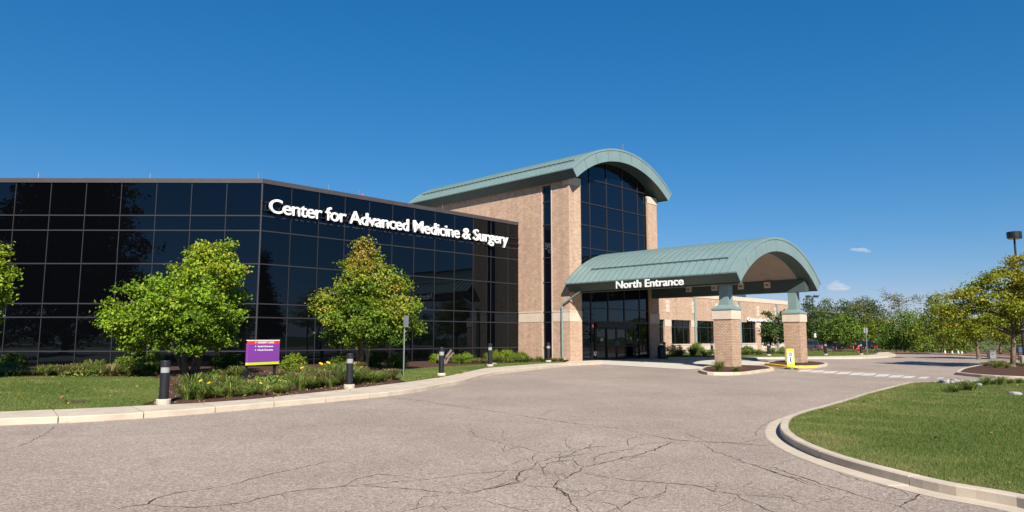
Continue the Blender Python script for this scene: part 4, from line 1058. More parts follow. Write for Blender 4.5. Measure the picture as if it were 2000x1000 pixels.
make_tree('conifer_tree', 'narrow conifer seen only as a reflection beside the corner of the glass', np.array([bx, by, gz(bx, by)]),
          [(np.array([bx, by, z]), np.array([r_, r_, 1.3])) for z, r_ in ((10.8, .8), (9.2, 1.3), (7.6, 1.7), (5.8, 2.2), (3.8, 2.6), (2.2, 2.8))],
          [((0, 0), np.array([bx, by, 10.5]), .2)], (M['bark'], M['tree_dark']), 420, 30, .36, .34, lambda p: .05 + 0 * p[:, 0], limbs=16, shell=.15)
for bx, by, h_ in ((33, 27.5, 6.8), (37.5, 24.0, 7.2), (46, 20, 6.5), (52, 28, 7.5)):
    make_tree('locust_tree', ['yellow green locust just out of view that shades the road', 'second locust out of view at the right', 'third locust out of view by the car park', 'fourth locust out of view by the car park'][(33, 37.5, 46, 52).index(bx)], np.array([bx, by, gz(bx, by)]),
              [(np.array([bx + dx, by + dy, h_ * k]), np.array([r_, r_, r_ * .55])) for dx, dy, k, r_ in ((0, 0, .92, 1.4), (.9, .4, .75, 1.8), (-1, -.5, .72, 1.8), (.2, -1, .55, 2.0), (-.6, 1, .5, 2.0))],
              [((0, 0), np.array([bx, by, h_ * .9]), .13)], (M['bark'], M['tree_yel']), 190, 26, .3, .16, lambda p: .4 + 0 * p[:, 0], limbs=20, group='locust trees to the right', flat=.4)

# shrubs along the glass: (pixel x, foot y, width, height, tone, label)
def shrub(px, py, wpx, hpx, tone, label, group='shrubs along the building'):
    b = P3(px, py, .1); s_ = b[1] / F; rx, hz = wpx * s_ / 2, hpx * s_
    t = empty('shrub', b, label, 'shrub', group)
    lob = [(b + np.array([dx * rx, dy * rx, hz * k]), np.array([r_ * rx, r_ * rx, r_ * hz * .62])) for dx, dy, k, r_ in ((0, 0, .52, .72), (.42, -.2, .42, .55), (-.45, .1, .42, .55), (.1, -.4, .38, .55), (-.15, .3, .62, .5), (.3, .2, .66, .42))]
    cl, out, k = clusters(lob, 130, .55)
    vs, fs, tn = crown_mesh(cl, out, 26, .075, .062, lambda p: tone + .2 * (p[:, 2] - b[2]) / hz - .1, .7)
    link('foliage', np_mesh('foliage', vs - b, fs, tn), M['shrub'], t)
    mb = MB()
    for _ in range(9):
        a = rng.uniform(0, 6.28); limb(mb, b + [.05 * math.cos(a), .05 * math.sin(a), -.05], b + [rx * .6 * math.cos(a), rx * .6 * math.sin(a), hz * .7], .014, .004, 3, k=4)
    mb.build('stem', M['bark'], t)
for q in ((22, 727, 62, 38, .12, 'dark round shrub at the far left foot of the glass'), (243, 728, 52, 32, .42, 'low green shrub left of the taller one below the bright maple'), (293, 728, 52, 40, .52, 'fresh green shrub with rusty twigs below the bright maple'),
          (437, 733, 66, 44, .14, 'deep green shaded shrub between the bright maple and the purple sign'), (572, 731, 56, 40, .72, 'bright yellow green shrub just right of the purple sign'), (664, 726, 42, 34, .25, 'dark green shrub left of the turning maple trunk'),
          (728, 724, 44, 40, .16, 'shaded dark shrub behind the turning maple trunk'), (776, 721, 48, 30, .55, 'rounded green shrub left of the thin sign post'), (852, 712, 24, 20, .60, 'small bright shrub behind the cut stump'), (905, 709.5, 46, 20, .55, 'low wide bright shrub right of the cut stump'),
          (964, 708, 34, 24, .60, 'bright shrub behind the fourth bollard light'), (990, 707, 34, 24, .68, 'yellow green shrub left of the brick tower corner'), (1018, 706.5, 28, 18, .6, 'last low shrub touching the brick tower'),
          (1318, 696, 42, 24, .35, 'green shrub right of the trash can before the wing'), (1362, 694, 30, 26, .45, 'shrub at the foot of the first wing downspout'), (1460, 693, 30, 18, .3, 'shrub just right of the near brick pillar'), (1540, 692, 46, 16, .35, 'low shrub by the far wing window')):
    shrub(*q)

# strappy clumps: three patterns, copied
def clump_mesh(n, h_, spread, seed, wd=.017):
    r_ = np.random.default_rng(seed); vs, fs, tn = [], [], []
    for i in range(n):
        a = r_.uniform(0, 6.283); b0 = r_.uniform(0, .10); L = h_ * r_.uniform(.6, 1.15); lean = r_.uniform(.25, 1.0) * spread
        d = np.array([math.cos(a), math.sin(a), 0]); s_ = np.array([-d[1], d[0], 0]); tw = r_.uniform(.02, .98) ** 1.3; o = len(vs)
        for k, (t, z, ww) in enumerate(((0, 0, .8), (.35, .62, 1), (.72, .92, .8), (1.0, .80, .08))):
            c_ = d * (b0 + lean * t) + np.array([0, 0, L * z * (1 if k < 3 else r_.uniform(.75, 1.15))])
            for s in (-1, 1): vs.append(c_ + s_ * s * wd * ww * .5)
        tn += [tw] * 8
        for k in range(3): fs.append((o + 2 * k, o + 2 * k + 1, o + 2 * k + 3, o + 2 * k + 2))
    return np_mesh('leaf_clump', np.array(vs), np.array(fs), np.array(tn))
def flower_mesh():
    mb = MB()
    for k in range(6):
        an = k * 1.047; e = np.array([math.cos(an), math.sin(an), 0]) * .055; s_ = np.array([-math.sin(an), math.cos(an), 0]) * .022; c_ = np.zeros(3)
        mb.add([c_, c_ + e * .6 + s_ + [0, 0, .02], c_ + e + [0, 0, .015], c_ + e * .6 - s_ + [0, 0, .02]], [(0, 1, 2, 3)])
    o = mb.build('flower', M['petal']); me = o.data; bpy.data.objects.remove(o); return me
FLOWER = flower_mesh()
protos = []
for i in range(4):
    me = clump_mesh(190, .32 + .05 * i, .44 + .03 * i, 40 + i); me.materials.append(M['lily'] if i != 1 else M['lily_dry'])
    protos.append(me)
def clump(px, py, fl, s, label, group, off=.11, xy=None, zoff=0):
    b = P3(px, py, off) if xy is None else np.array([xy[0], xy[1], gz(*xy) + off])
    i = int(rng.integers(0, 4)); t = empty('daylily', b, label, 'plant', group)
    t.rotation_euler[2] = float(rng.uniform(0, 6.28)); t.scale = (s * float(rng.uniform(.72, 1.22)),) * 3
    o = bpy.data.objects.new('leaf_clump', protos[i]); COL.objects.link(o); o.parent = t
    for _ in range(1 + int(rng.integers(0, 2)) if fl else 0):
        a = rng.uniform(0, 6.28); f = bpy.data.objects.new('flower', FLOWER); COL.objects.link(f); f.parent = t
        f.location = (.16 * math.cos(a), .16 * math.sin(a) - .05, float(rng.uniform(.40, .52))); f.rotation_euler = (.5, .2, 0)
    return t
def pix(p):
    z = gz(*p); yc = p[1] * CT + (z - H) * ST; zc = -p[1] * ST + (z - H) * CT
    return 1000 + F * p[0] / yc, 500 - F * zc / yc
def along(pix, n, jit=0.0):
    q = resample(GP(pix, .11), n); return q + rng.normal(0, jit, q.shape)
k = 0
ROWS = (([(350, 783), (420, 778.5), (500, 771.5), (560, 765), (640, 755.5), (700, 749), (776, 741.5)], 30, 'sidewalk row'), ([(372, 770), (440, 766), (510, 759), (580, 752), (650, 744), (720, 738)], 22, 'second row'),
        ([(395, 761), (440, 758), (560, 747), (640, 738), (690, 733)], 17, 'third row'), ([(556, 739), (600, 736), (660, 732)], 8, 'back row'))
SPOT = ((400, 'close to the first bollard'), (470, 'left of the purple sign'), (555, 'before the purple sign'), (650, 'between the purple sign and the second bollard'), (715, 'around the second bollard'), (9999, 'toward the thin sign post'))
for row, n, rn in ROWS:
    for p in along(row, n, .12):
        qx, qy = pix(p)
        if 462 < qx < 556 and qy < 766: continue
        fl = k % 5 == 2; spot = next(t_ for lim, t_ in SPOT if qx < lim)
        clump(0, 0, fl, .62 if 452 < qx < 566 else .92 + .25 * (rng.random() < .3), ('daylily clump with yellow bloom ' if fl else 'green daylily clump ') + spot + ', ' + rn, 'daylilies in the front bed', xy=p); k += 1
for row, n in (([(-30, 735), (60, 735), (160, 734.5), (260, 734), (300, 734)], 22), ([(-30, 731), (80, 731), (200, 730.5), (300, 731)], 18), ([(415, 741), (450, 742)], 3)):
    for p in along(row, n, .12):
        fl = k % 7 == 3; clump(0, 0, fl, .95, 'grassy clump ' + ('in flower ' if fl else '') + 'behind the left lawn, ' + ('left end' if pix(p)[0] < 80 else 'middle of the row' if pix(p)[0] < 190 else 'right end by the bright maple') + (', front row' if pix(p)[1] > 732.8 else ', back row'), 'clumps behind the left lawn', xy=p); k += 1
for p in along([(880, 711.5), (940, 710), (1000, 708.6), (1062, 707.2)], 16, .10): clump(0, 0, k % 8 == 0, .8, 'short green clump along the glass, ' + ('just right of the stump' if pix(p)[0] < 945 else 'around the fourth bollard' if pix(p)[0] < 1005 else 'at the brick tower foot'), 'clumps beside the brick tower', xy=p); k += 1
for p in along([(1078, 706.8), (1096, 706.2)], 3, .05): clump(0, 0, False, .6, 'short green clump at the foot of the tower slit window', 'clumps at the tower foot', xy=p)
for px, py, s in ((1404, 724.5, .95), (1438, 725.5, .95)): clump(px, py, False, s, 'spiky clump at the foot of the near brick pillar, ' + ('left one' if px < 1420 else 'right one'), 'clumps at the pillar')
for p in along([(1330, 695.6), (1400, 694.5), (1470, 693.6), (1560, 692)], 14, .25): clump(0, 0, False, 1.25, 'tall grassy clump against the brick wing, ' + ('left of the near brick pillar' if pix(p)[0] < 1390 else 'right of the near brick pillar'), 'clumps along the brick wing', xy=p)
for px, py in ((1858, 764), (1872, 763), (1886, 762), (1866, 767), (1898, 764), (1925, 752.5), (1940, 751), (1955, 751.5), (1972, 750), (1990, 749.5), (2005, 749)):
    clump(px, py, px % 3 == 0, .62, 'low lily clump at the back of the right lawn, ' + ('before the rock heap' if px < 1900 else 'right of the rock heap'), 'clumps at the back of the right lawn', off=.13)
for px, py in ((1925, 716), (1940, 714.5), (1955, 716), (1968, 720), (1996, 716), (1960, 713.5), (1945, 719)): clump(px, py, False, .7, 'grass tuft on the mulch island around the locust trunk', 'tufts on the locust island', off=.13)
fl_ = [rng.uniform([-26, 12], [-3, 30], (500, 2)), rng.uniform([6, 5], [24, 30], (500, 2))]
fp = np.concatenate([fl_[0][inside(fl_[0], LAWN_L)][:110], fl_[1][inside(fl_[1], ISL)][:50], np.array([si_w[int(i)] for i in rng.uniform(10, len(si_w) * .7, 40)]) + rng.normal(0, .3, (40, 2))])
fz = np.array([gz(x, y) for x, y in fp]) + .165
vs, fs, tn = leaves(np.stack([fp[:, 0], fp[:, 1], fz], 1), unit(rng.normal(size=(len(fp), 3)) * .35 + [0, 0, 1]), .10, np.clip(rng.normal(.85, .15, len(fp)), 0, 1))
tag(link('fallen_leaves', np_mesh('fallen_leaves', vs, fs, tn), M['maple2']), kind='stuff')
# mixed low cover between the clumps
def low_cover(name, poly, n, m, lo, hi, size, base, tone):
    q = np.array(poly); p = rng.uniform(q.min(0), q.max(0), (n * 8, 2)); p = p[inside(p, poly)]
    keep = np.sin(p[:, 0] * 2.1 + np.sin(p[:, 1] * 1.7)) * np.cos(p[:, 1] * 2.4) > -.25; p = p[keep][:n]; k_ = len(p)
    z = np.array([gz(x, y) for x, y in p]) + base; c_ = np.stack([p[:, 0], p[:, 1], z + rng.uniform(lo, hi, k_)], 1)
    vs, fs, tn = leaves(c_, unit(rng.normal(size=(k_, 3)) * .8 + [0, 0, .7]), size, np.clip(rng.normal(tone, .2, k_), 0, 1), ratio=.4)
    tag(link(name, np_mesh(name, vs, fs, tn), M[m]), kind='stuff')
fb = GP([(352, 781), (420, 776), (500, 769), (560, 763), (640, 753), (700, 747), (770, 741), (740, 734), (650, 731), (570, 740), (440, 752), (390, 757)], .11)
low_cover('ground_cover', fb, 9000, 'lily', .0, .16, .16, .11, .5)
low_cover('dead_leaves', BED_L, 2600, 'lily_dry', .0, .03, .07, .13, .75)
low_cover('ground_cover', GP([(-60, 737), (60, 736), (160, 735.5), (300, 735), (300, 731), (80, 730.5), (-60, 731)], .11), 5000, 'lily', .0, .2, .16, .11, .45)
# right flower bed behind the lawn
sheet('planting_bed', GP([(1905, 763), (1935, 757), (2010, 755), (2150, 752), (2150, 772), (1990, 771), (1930, 768)], .125), .128, M['mulch'], .5, 'structure', rough=.03)

# grass blades, denser near the camera
def turf_blades(name, poly, n, hgt, wd, edge=None, near=12.0):
    q = np.array(poly); mn, mx = q.min(0), q.max(0); P_ = []
    mn = np.maximum(mn, [-32, 3]); mx = np.minimum(mx, [40, 75]); got = 0
    while got < n:
        p = rng.uniform(mn, mx, (n * 2, 2)); p = p[inside(p, poly)]
        px = np.abs(p[:, 0] / np.maximum(p[:, 1], .5)); p = p[px < 1.35]
        p = p[rng.random(len(p)) < np.clip((near / np.linalg.norm(p, axis=1)) ** 1.3, 0, 1)]
        if len(p) == 0: break
        P_.append(p); got += len(p)
    p = np.concatenate(P_)[:n]; m = len(p)
    z = np.array([gz(x, y) for x, y in p]) + .115
    dist = np.linalg.norm(p, axis=1)
    a = rng.uniform(0, 6.283, m); s_ = np.stack([np.cos(a), np.sin(a), 0 * a], 1); ln = rng.normal(0, .45, (m, 2))
    patch = .5 + .5 * np.sin(p[:, 0] * .9 + 1.3 * np.sin(p[:, 1] * .7)) * np.cos(p[:, 1] * .8 + np.sin(p[:, 0] * .5))
    h_ = hgt * rng.uniform(.55, 1.2, m) * (.75 + .45 * patch); w_ = wd * np.clip(dist / near, .8, 2.6)
    b_ = np.stack([p[:, 0], p[:, 1], z], 1); tip = b_ + np.stack([ln[:, 0] * h_, ln[:, 1] * h_, h_], 1)
    vs = np.stack([b_ - s_ * w_[:, None] / 2, b_ + s_ * w_[:, None] / 2, tip], 1).reshape(-1, 3)
    fs = np.arange(3 * m).reshape(-1, 3)
    dry = np.clip(np.sin(p[:, 0] * 1.7 + 2 * np.sin(p[:, 1] * .9)) * np.sin(p[:, 1] * 1.9 + p[:, 0] * .6) - .45, 0, 1)
    if edge is not None:
        ed = np.min(np.linalg.norm(p[:, None, :] - np.asarray(edge)[None, ::3, :], axis=2), axis=1)
        dry = np.clip(dry + np.clip(1.25 - ed / 1.1, 0, 1) * (.35 + .65 * np.sin(p[:, 0] * 2.3 + 1.5 * np.sin(p[:, 1] * 3.1)) ** 2) * .9, 0, 1)
        h_ *= 1 - .4 * dry; tip[:, 2] -= .4 * dry * h_
    tone = np.clip(.30 + .30 * (patch - .5) + .5 * dry + rng.normal(0, .17, m) + (rng.random(m) < .05) * .5, 0, 1)
    tag(link(name, np_mesh(name, vs, fs, np.repeat(tone, 3)), M['blade']), kind='stuff')
turf_blades('grass', ISL, 560000, .050, .0065, edge=ki)
turf_blades('grass', LAWN_L, 150000, .048, .010, near=20)
turf_blades('grass', LAWN_M, 60000, .05, .014, near=28)
turf_blades('grass', wl_poly, 60000, .06, .02, near=48)
# rough scrub on the far verge
def scrub(name, poly, n, h_):
    q = np.array(poly); p = rng.uniform(q.min(0), q.max(0), (n * 6, 2)); p = p[inside(p, poly)][:n]; m = len(p)
    z = np.array([gz(x, y) for x, y in p]); c_ = np.stack([p[:, 0], p[:, 1], z + h_ * rng.random(m) ** 1.5], 1)
    vs, fs, tn = leaves(c_, unit(rng.normal(size=(m, 3)) + [0, 0, .3]), .32, np.clip(rng.normal(.45, .2, m), 0, 1), ratio=.25)
    tag(link(name, np_mesh(name, vs, fs, tn), M['scrub']), kind='stuff')
scrub('scrub', [(60, 66), (75, 64), (110, 66), (110, 84), (64, 96), (60, 84)], 15000, .7)
scrub('scrub', [(30, 70), (42, 72), (41, 80), (30, 78)], 1800, .35)

# ------------------------------------------------------------------ STREET FURNITURE
def make_bollard():
    t = empty('bollard_light', (0, 0, 0), 'x', 'bollard', 'bollard lights along the walks')
    MB().lathe((0, 0, 0), [(.165, -.1), (.165, .12), (.155, .135)], 20).build('concrete_foot', M['concrete'], t, smooth=False)
    MB().lathe((0, 0, 0), [(.105, .135), (.105, .80)], 20).build('post', M['black'], t)
    MB().lathe((0, 0, 0), [(.098, .80), (.098, .94)], 20).build('lens', M['lens'], t)
    MB().lathe((0, 0, 0), [(.103, .94), (.107, .945), (.107, 1.09), (.10, 1.105), (.04, 1.11)], 20).build('cap', M['black'], t)
    return t
bp_ = make_bollard(); first = True
for px, py, pt, lab in ((319, 789.5, 704, 'tall dark bollard light nearest the camera, at the corner of the left lawn'), (682, 759, 690, 'dark bollard light in the front bed before the turning maple'), (862, 735.5, 678, 'dark bollard light at the lawn edge in front of the cut stump'),
                        (957, 717, 671, 'dark bollard light with a white stone at its foot'), (1071, 708.3, 669.5, 'dark bollard light before the slit window of the brick tower'), (1298, 696, 668, 'dark bollard light behind the trash can'),
                        (1391, 694, 667, 'dark bollard light partly hidden by the near brick pillar'), (1501.5, 695.2, 667.5, 'dark bollard light below the little dark tree by the wing'), (1613, 694.2, 668.5, 'dark bollard light just right of the far brick pillar'), (1682, 693.4, 669, 'dark bollard light beside the red hydrant')):
    b = P3(px, py, .10); top = AT(px, pt, b[1])[2]; sc = (top - b[2]) / 1.11; w_ = min(1.12, max(1, sc))
    if first: bp_.location = tuple(b); bp_.scale = (w_, w_, sc); bp_['label'] = lab; first = False
    else: copy_tree(bp_, b, float(rng.uniform(0, 6)), (w_, w_, sc), lab)

# purple wayfinding sign
pl, pr = P3(481.5, 743, .1), P3(538.5, 738.5, .1)
dv = pr - pl; dv[2] = 0; wv = np.linalg.norm(dv); dx = dv / wv; nx = np.array([dx[1], -dx[0], 0])
ds = empty('direction_sign', pl, 'purple and red wayfinding sign for urgent care on two dark posts in the front bed', 'sign')
def FS(x, y, z): return pl + dx * x + nx * y + np.array([0, 0, z - pl[2]])
zt, zb = AT(514, 664, pl[1])[2], AT(511, 713.5, pl[1])[2]; PW = wv + .10; hh = zt - zb
def sbox(x0, x1, y0, y1, z0, z1): return MB().hexa([FS(x, y, z0) for x, y in ((x0, y0), (x0, y1), (x1, y1), (x1, y0))] + [FS(x, y, z1) for x, y in ((x0, y0), (x0, y1), (x1, y1), (x1, y0))])
x0, x1 = -.03, PW - .02
pn = sbox(x0, x1, -.05, .05, zb + hh * .10, zb + hh * .83).build('panel', M['purple'], ds)
sbox(x0, x1, -.05, .05, zb, zb + hh * .10).build('bottom_band', M['lime'], ds)
sbox(x0, x1, -.05, .05, zb + hh * .83, zb + hh * .96).build('top_band', M['red'], ds)
sbox(x0, x1, -.05, .05, zb + hh * .96, zt).build('top_trim', M['white'], ds)
for xx in (.0, wv - .04): sbox(xx, xx + .08, -.11, -.05, pl[2] - .1, zt - .05).build('post', M['black'], ds)
for zf, txt, ww, hx in ((.895, 'URGENT CARE', .52, .062), (.74, 'South Entrance', .50, .060), (.595, 'North Entrance', .49, .060)):
    letters(txt, ww * PW, hx, .004, .03, M['white'], ds, lambda x, y, d: FS(.27 * PW + x, .051 + d, zb + hh * zf - hx * .5 + y), name='lettering')
    cx, cz, q = .20 * PW, zb + hh * zf, .036
    MB().add([FS(cx - q, .053, cz), FS(cx - .3 * q, .053, cz - .3 * q), FS(cx, .053, cz - q), FS(cx + .3 * q, .053, cz - .3 * q), FS(cx + q, .053, cz), FS(cx + .3 * q, .053, cz + .3 * q), FS(cx, .053, cz + q), FS(cx - .3 * q, .053, cz + .3 * q)], [tuple(range(8))]).build('marker', M['white'], ds)

# thin sign post seen edge-on
b = P3(788, 737, .1); Y = b[1]; sp = empty('sign_post', b, 'thin grey sign post with its panel turned away, right of the turning maple', 'sign')
zt = AT(790, 616, Y)[2]; zl = AT(790, 639, Y)[2]
MB().tube([b - [0, 0, .1], np.array([b[0], b[1], zt])], .028, 8).build('post', M['alu'], sp)
d_ = np.array([.62, .78, 0]) * .12; n_ = np.array([.78, -.62, 0]) * .012; c_ = np.array([b[0] + .06, b[1] - .03, 0])
MB().hexa([c_ + s1 * d_ + s2 * n_ + np.array([0, 0, z]) for z in (zl, zt) for s1, s2 in ((-1, -1), (1, -1), (1, 1), (-1, 1))]).build('panel', M['alu'], sp)

# cut stump with two leaning limbs
b = P3(866, 712.5, .12); Y = b[1]; st = empty('tree_stump', b, 'cut multi trunk tree stump with two sawn leaning limbs on a mulch ring', 'stump')
mb = MB()
mb.tube([b - [0, 0, .1], b + [0, 0, .12], b + [-.03, 0, .30]], [.17, .12, .09], 9)
mb.tube([b + [.02, 0, .1], AT(872, 697, Y), AT(882, 683.5, Y)], [.085, .075, .065], 8)
mb.tube([b + [.12, -.05, .05], AT(877, 699, Y - .1), AT(886, 689, Y - .15)], [.07, .065, .055], 8)
mb.tube([b + [-.1, .05, .1], AT(856, 700, Y), AT(855, 694, Y)], [.09, .07, .06], 8)
mb.build('trunk', M['wood'], st)
def ring(c_, rad, h_):
    vs = [(c_[0], c_[1], c_[2] + h_)]; n = 28
    for k, (rr, z) in enumerate(((.35, h_ * .9), (.75, h_ * .55), (1.0, .0))):
        for i in range(n):
            a = 6.283 * i / n; q = rad * rr * (1 + .07 * math.sin(3 * a + c_[0])); vs.append((c_[0] + q * math.cos(a), c_[1] + q * math.sin(a), c_[2] + z + float(rng.uniform(0, .02)) * (k < 2)))
    fs = [(0, 1 + i, 1 + (i + 1) % n) for i in range(n)] + [(1 + k * n + i, 1 + (k + 1) * n + i, 1 + (k + 1) * n + (i + 1) % n, 1 + k * n + (i + 1) % n) for k in range(2) for i in range(n)]
    o = MB().add(vs, fs).build('mulch_ring', M['mulch'], None, smooth=True); o['kind'] = 'structure'; return o
ring(P3(866, 712.5, .115), 1.0, .06); ring(P3(706, 724.5, .115), 1.25, .16); ring(P3(365, 738.5, .10), 1.25, .12)

# access cover in the left lawn
b = P3(140, 785.5, .125); MBc = MB().lathe(b, [(.40, -.05), (.40, .008), (.36, .016)], 24).build('access_cover', M['mulch'])
tag(MBc, 'round dark brown access cover set in the left lawn', 'cover')
def stone(name, loc, sx, sy, sz, seed, m, label, cat, group=None):
    bm = bmesh.new(); bmesh.ops.create_icosphere(bm, subdivisions=2, radius=1); r_ = np.random.default_rng(seed)
    ks = r_.normal(size=(5, 3)); ph = r_.uniform(0, 6, 5); rz = r_.uniform(0, 6)
    for v in bm.verts:
        d = np.array(v.co); f = 1 + sum(.10 * math.sin(2.2 * float(k @ d) + p) for k, p in zip(ks, ph)); d = np.clip(d * f, -.95, .75)
        v.co = Vector((d[0] * sx, d[1] * sy, d[2] * sz))
    bmesh.ops.rotate(bm, verts=bm.verts, matrix=Matrix.Rotation(rz, 3, 'Z'))
    me = bpy.data.meshes.new(name); bm.to_mesh(me); bm.free(); o = link(name, me, m); o.location = tuple(loc)
    return tag(o, label, cat, group)
stone('rock', P3(965, 711.5, .14), .17, .12, .10, 3, M['rock'], 'single white stone lying beside the fourth bollard light', 'rock')
stone('rock', P3(1984, 769.5, .15), .30, .2, .09, 4, M['rock'], 'flat pale stone at the edge of the right flower bed', 'rock')
for i in range(46):
    t = rng.random(); px = 1838 + 80 * t; py = 746.2 + rng.uniform(-1.2, 1.0) + 5.5 * max(0, t - .3) * rng.random() * 1.4
    q = rng.uniform(.07, .17); stone('rock', P3(px, py, .12 + q * .25), q * 1.35, q, q * float(rng.uniform(.5, 1.0)), 100 + i, M['rock'], 'pale rough rock in the heap at the back edge of the right lawn', 'rock', 'heap of pale rocks')

# trash can, pedestrian sign
b = P3(1292.5, 700.5, .03); tc = empty('trash_can', b, 'black dome topped trash can against the right brick pier of the entrance', 'trash can')
MB().lathe(b, [(.25, 0), (.27, .04), (.27, .66)], 20).build('bin', M['black'], tc)
MB().lathe(b, [(.285, .66), (.285, .70), (.26, .80), (.20, .89), (.10, .94), (.02, .95)], 20).build('lid', M['black'], tc)
MB().lathe(b, [(.12, .951), (.12, .985)], 14).build('lid_tray', M['alu'], tc)
b = P3(1545, 721, .0); Y = b[1]; ps = empty('crossing_sign', b, 'yellow green in-road pedestrian crossing sign on a black rubber base', 'sign')
pw = 13.5 / F * Y / 2; dr_ = np.array([.985, -.17, 0]); nr_ = np.array([-.17, -.985, 0])
z0, z1 = AT(1545, 715, Y)[2], AT(1545, 681.5, Y)[2]
def FP(x, y, z): return np.array([b[0], b[1], z]) + dr_ * x + nr_ * y
def pbox(xa, xb, ya, yb, za, zb_): return MB().hexa([FP(x, y, z) for z in (za, zb_) for x, y in ((xa, ya), (xa, yb), (xb, yb), (xb, ya))])
MB().lathe(b, [(.36, .004), (.34, .05), (.12, .09), (.06, .10)], 16).build('base', M['black'], ps)
pbox(-.05, .05, -.02, .02, b[2] + .1, z0 + .02).build('stem', M['fluo'], ps)
hz = z1 - z0
pl_ = MB(); rr = .03; out = [(-pw, z0), (pw, z0), (pw, z1 - .04), (pw - .04, z1), (-pw + .04, z1), (-pw, z1 - .04)]
pl_.prism([FP(x, .015, z) for x, z in out], nr_ * -.03).build('panel', M['fluo'], ps)
pbox(-pw * .72, pw * .72, .016, .020, z0 + hz * .16, z0 + hz * .84).build('plate', M['white'], ps)
c_, q = z0 + hz * .70, pw * .55
MB().prism([FP(q * math.cos(math.pi / 8 + k * math.pi / 4), .026, c_ + q * math.sin(math.pi / 8 + k * math.pi / 4)) for k in range(8)], nr_ * -.005).build('stop_symbol', M['red'], ps)
pbox(-q * .6, q * .6, .027, .029, c_ - q * .16, c_ + q * .16).build('stop_symbol_bar', M['white'], ps)
wk = MB(); zz = z0 + hz * .18; u_ = hz * .30
def seg(xa, za, xb, zb_, w2):
    d = np.array([xb - xa, zb_ - za]); d = d / np.linalg.norm(d) * w2; n2 = np.array([-d[1], d[0]])
    wk.prism([FP(xa + n2[0], .026, zz + za + n2[1]), FP(xb + n2[0], .026, zz + zb_ + n2[1]), FP(xb - n2[0], .026, zz + zb_ - n2[1]), FP(xa - n2[0], .026, zz + za - n2[1])], nr_ * -.005)
seg(0, u_ * .48, .0, u_ * .80, .030); seg(0, u_ * .50, -.055, 0, .017); seg(0, u_ * .50, .06, .0, .017); seg(0, u_ * .76, .06, u_ * .52, .013); seg(0, u_ * .76, -.06, u_ * .55, .013)
wk.prism([FP(.034 * math.cos(k * .785), .026, zz + u_ * .95 + .034 * math.sin(k * .785)) for k in range(8)], nr_ * -.005)
wk.build('walker_symbol', M['black'], ps)
pbox(-pw * .45, pw * .45, .021, .023, z0 + hz * .50, z0 + hz * .525).build('print_line', M['black'], ps)

# lamp posts
def lamp_post(px, pt, Y, heads, label, kind, r_=.09):
    x = AT(px, pt, Y)[0]; b = np.array([x, Y, gz(x, Y)]); zt = AT(px, pt, Y)[2]
    t = empty('lamp_post', b, label, 'lamp post')
    MB().tube([b, np.array([x, Y, zt])], [r_, r_ * .7], 10).build('pole', M['black'], t)
    MB().lathe(b, [(.28, -.1), (.28, .6), (.25, .62)], 16).build('concrete_foot', M['concrete'], t)
    for dx, dy, sx, sz in heads:
        c_ = np.array([x + dx, Y + dy, zt])
        if kind == 'drum': h_ = MB().lathe(c_ - [0, 0, sz * .5], [(sx * .92, 0), (sx, .03), (sx, sz - .03), (sx * .95, sz)], 24).build('lamp_head', M['black'], t); MB().lathe(c_ - [0, 0, sz * .5 + .012], [(sx * .8, 0), (sx * .8, .01)], 20).build('lens', M['lens'], h_)
        else: MB().box(c_[0] - sx, c_[0] + sx, c_[1] - sx * .6, c_[1] + sx * .6, zt - sz * .5, zt + sz * .5).build('lamp_head', M['black'], t, bevel=.03)
        MB().tube([np.array([x, Y, zt]), c_], .04, 6).build('arm', M['black'], t)
lamp_post(1586, 579, 112, [(-.62, 0, .36, .34), (.62, 0, .36, .34)], 'tall parking lot lamp with two box heads above the trees behind the far pillar', 'box')
lamp_post(1712, 601, 112, [(.3, 0, .25, .12)], 'slender dark lamp pole among the trees right of the parked cars', 'box', .07)
lamp_post(1980.5, 460, 46, [(-.17, -.25, .43, .42), (.30, .35, .40, .36)], 'tall lamp with two dark drum heads rising above the locust tree', 'drum', .09)

# hydrant, sign back, small posts
b = P3(1676, 691, .05); b = np.array([(1676 - 1000) / F * 66 * CT, 66, gz(22, 66) + .05]); hy = empty('fire_hydrant', b, 'red fire hydrant on the grass beside a bollard light', 'hydrant')
MB().lathe(b, [(.17, -.1), (.17, .05), (.12, .06), (.12, .48), (.16, .49), (.16, .54), (.12, .60), (.06, .66), (.03, .72)], 14).build('barrel', M['hydrant'], hy)
MB().tube([b + [-.24, 0, .38], b + [.24, 0, .38]], .06, 10).build('outlet', M['hydrant'], hy); MB().tube([b + [0, -.22, .33], b + [0, 0, .33]], .075, 10).build('outlet', M['hydrant'], hy)
b = P3(1694, 692, .08); Y = b[1]; sb = empty('sign_post', b, 'grey sign back on a thin post at the tip of the wing lawn', 'sign')
z1, z0 = AT(1694, 640, Y)[2], AT(1694, 650.5, Y)[2]
MB().tube([b - [0, 0, .1], np.array([b[0], b[1], z1])], .035, 8).build('post', M['alu'], sb); hw = 3.8 / F * Y
MB().box(b[0] - hw, b[0] + hw, b[1] + .04, b[1] + .06, z0, z1).build('panel', M['alu'], sb)
b = np.array([(1592 - 1000) / F * 84 * CT, 84, gz(36, 84)]); wp = empty('marker_post', b, 'slim dark post with white top just right of the far brick pillar', 'post')
z1 = AT(1592, 651, 84)[2]; MB().tube([b, [b[0], b[1], z1 - .5]], .07, 8).build('post', M['black'], wp)
MB().lathe([b[0], b[1], z1 - .5], [(.08, 0), (.15, .03), (.15, .18), (.07, .22), (.14, .27), (.14, .42), (.06, .48)], 12).build('lamp_head', M['white'], wp)
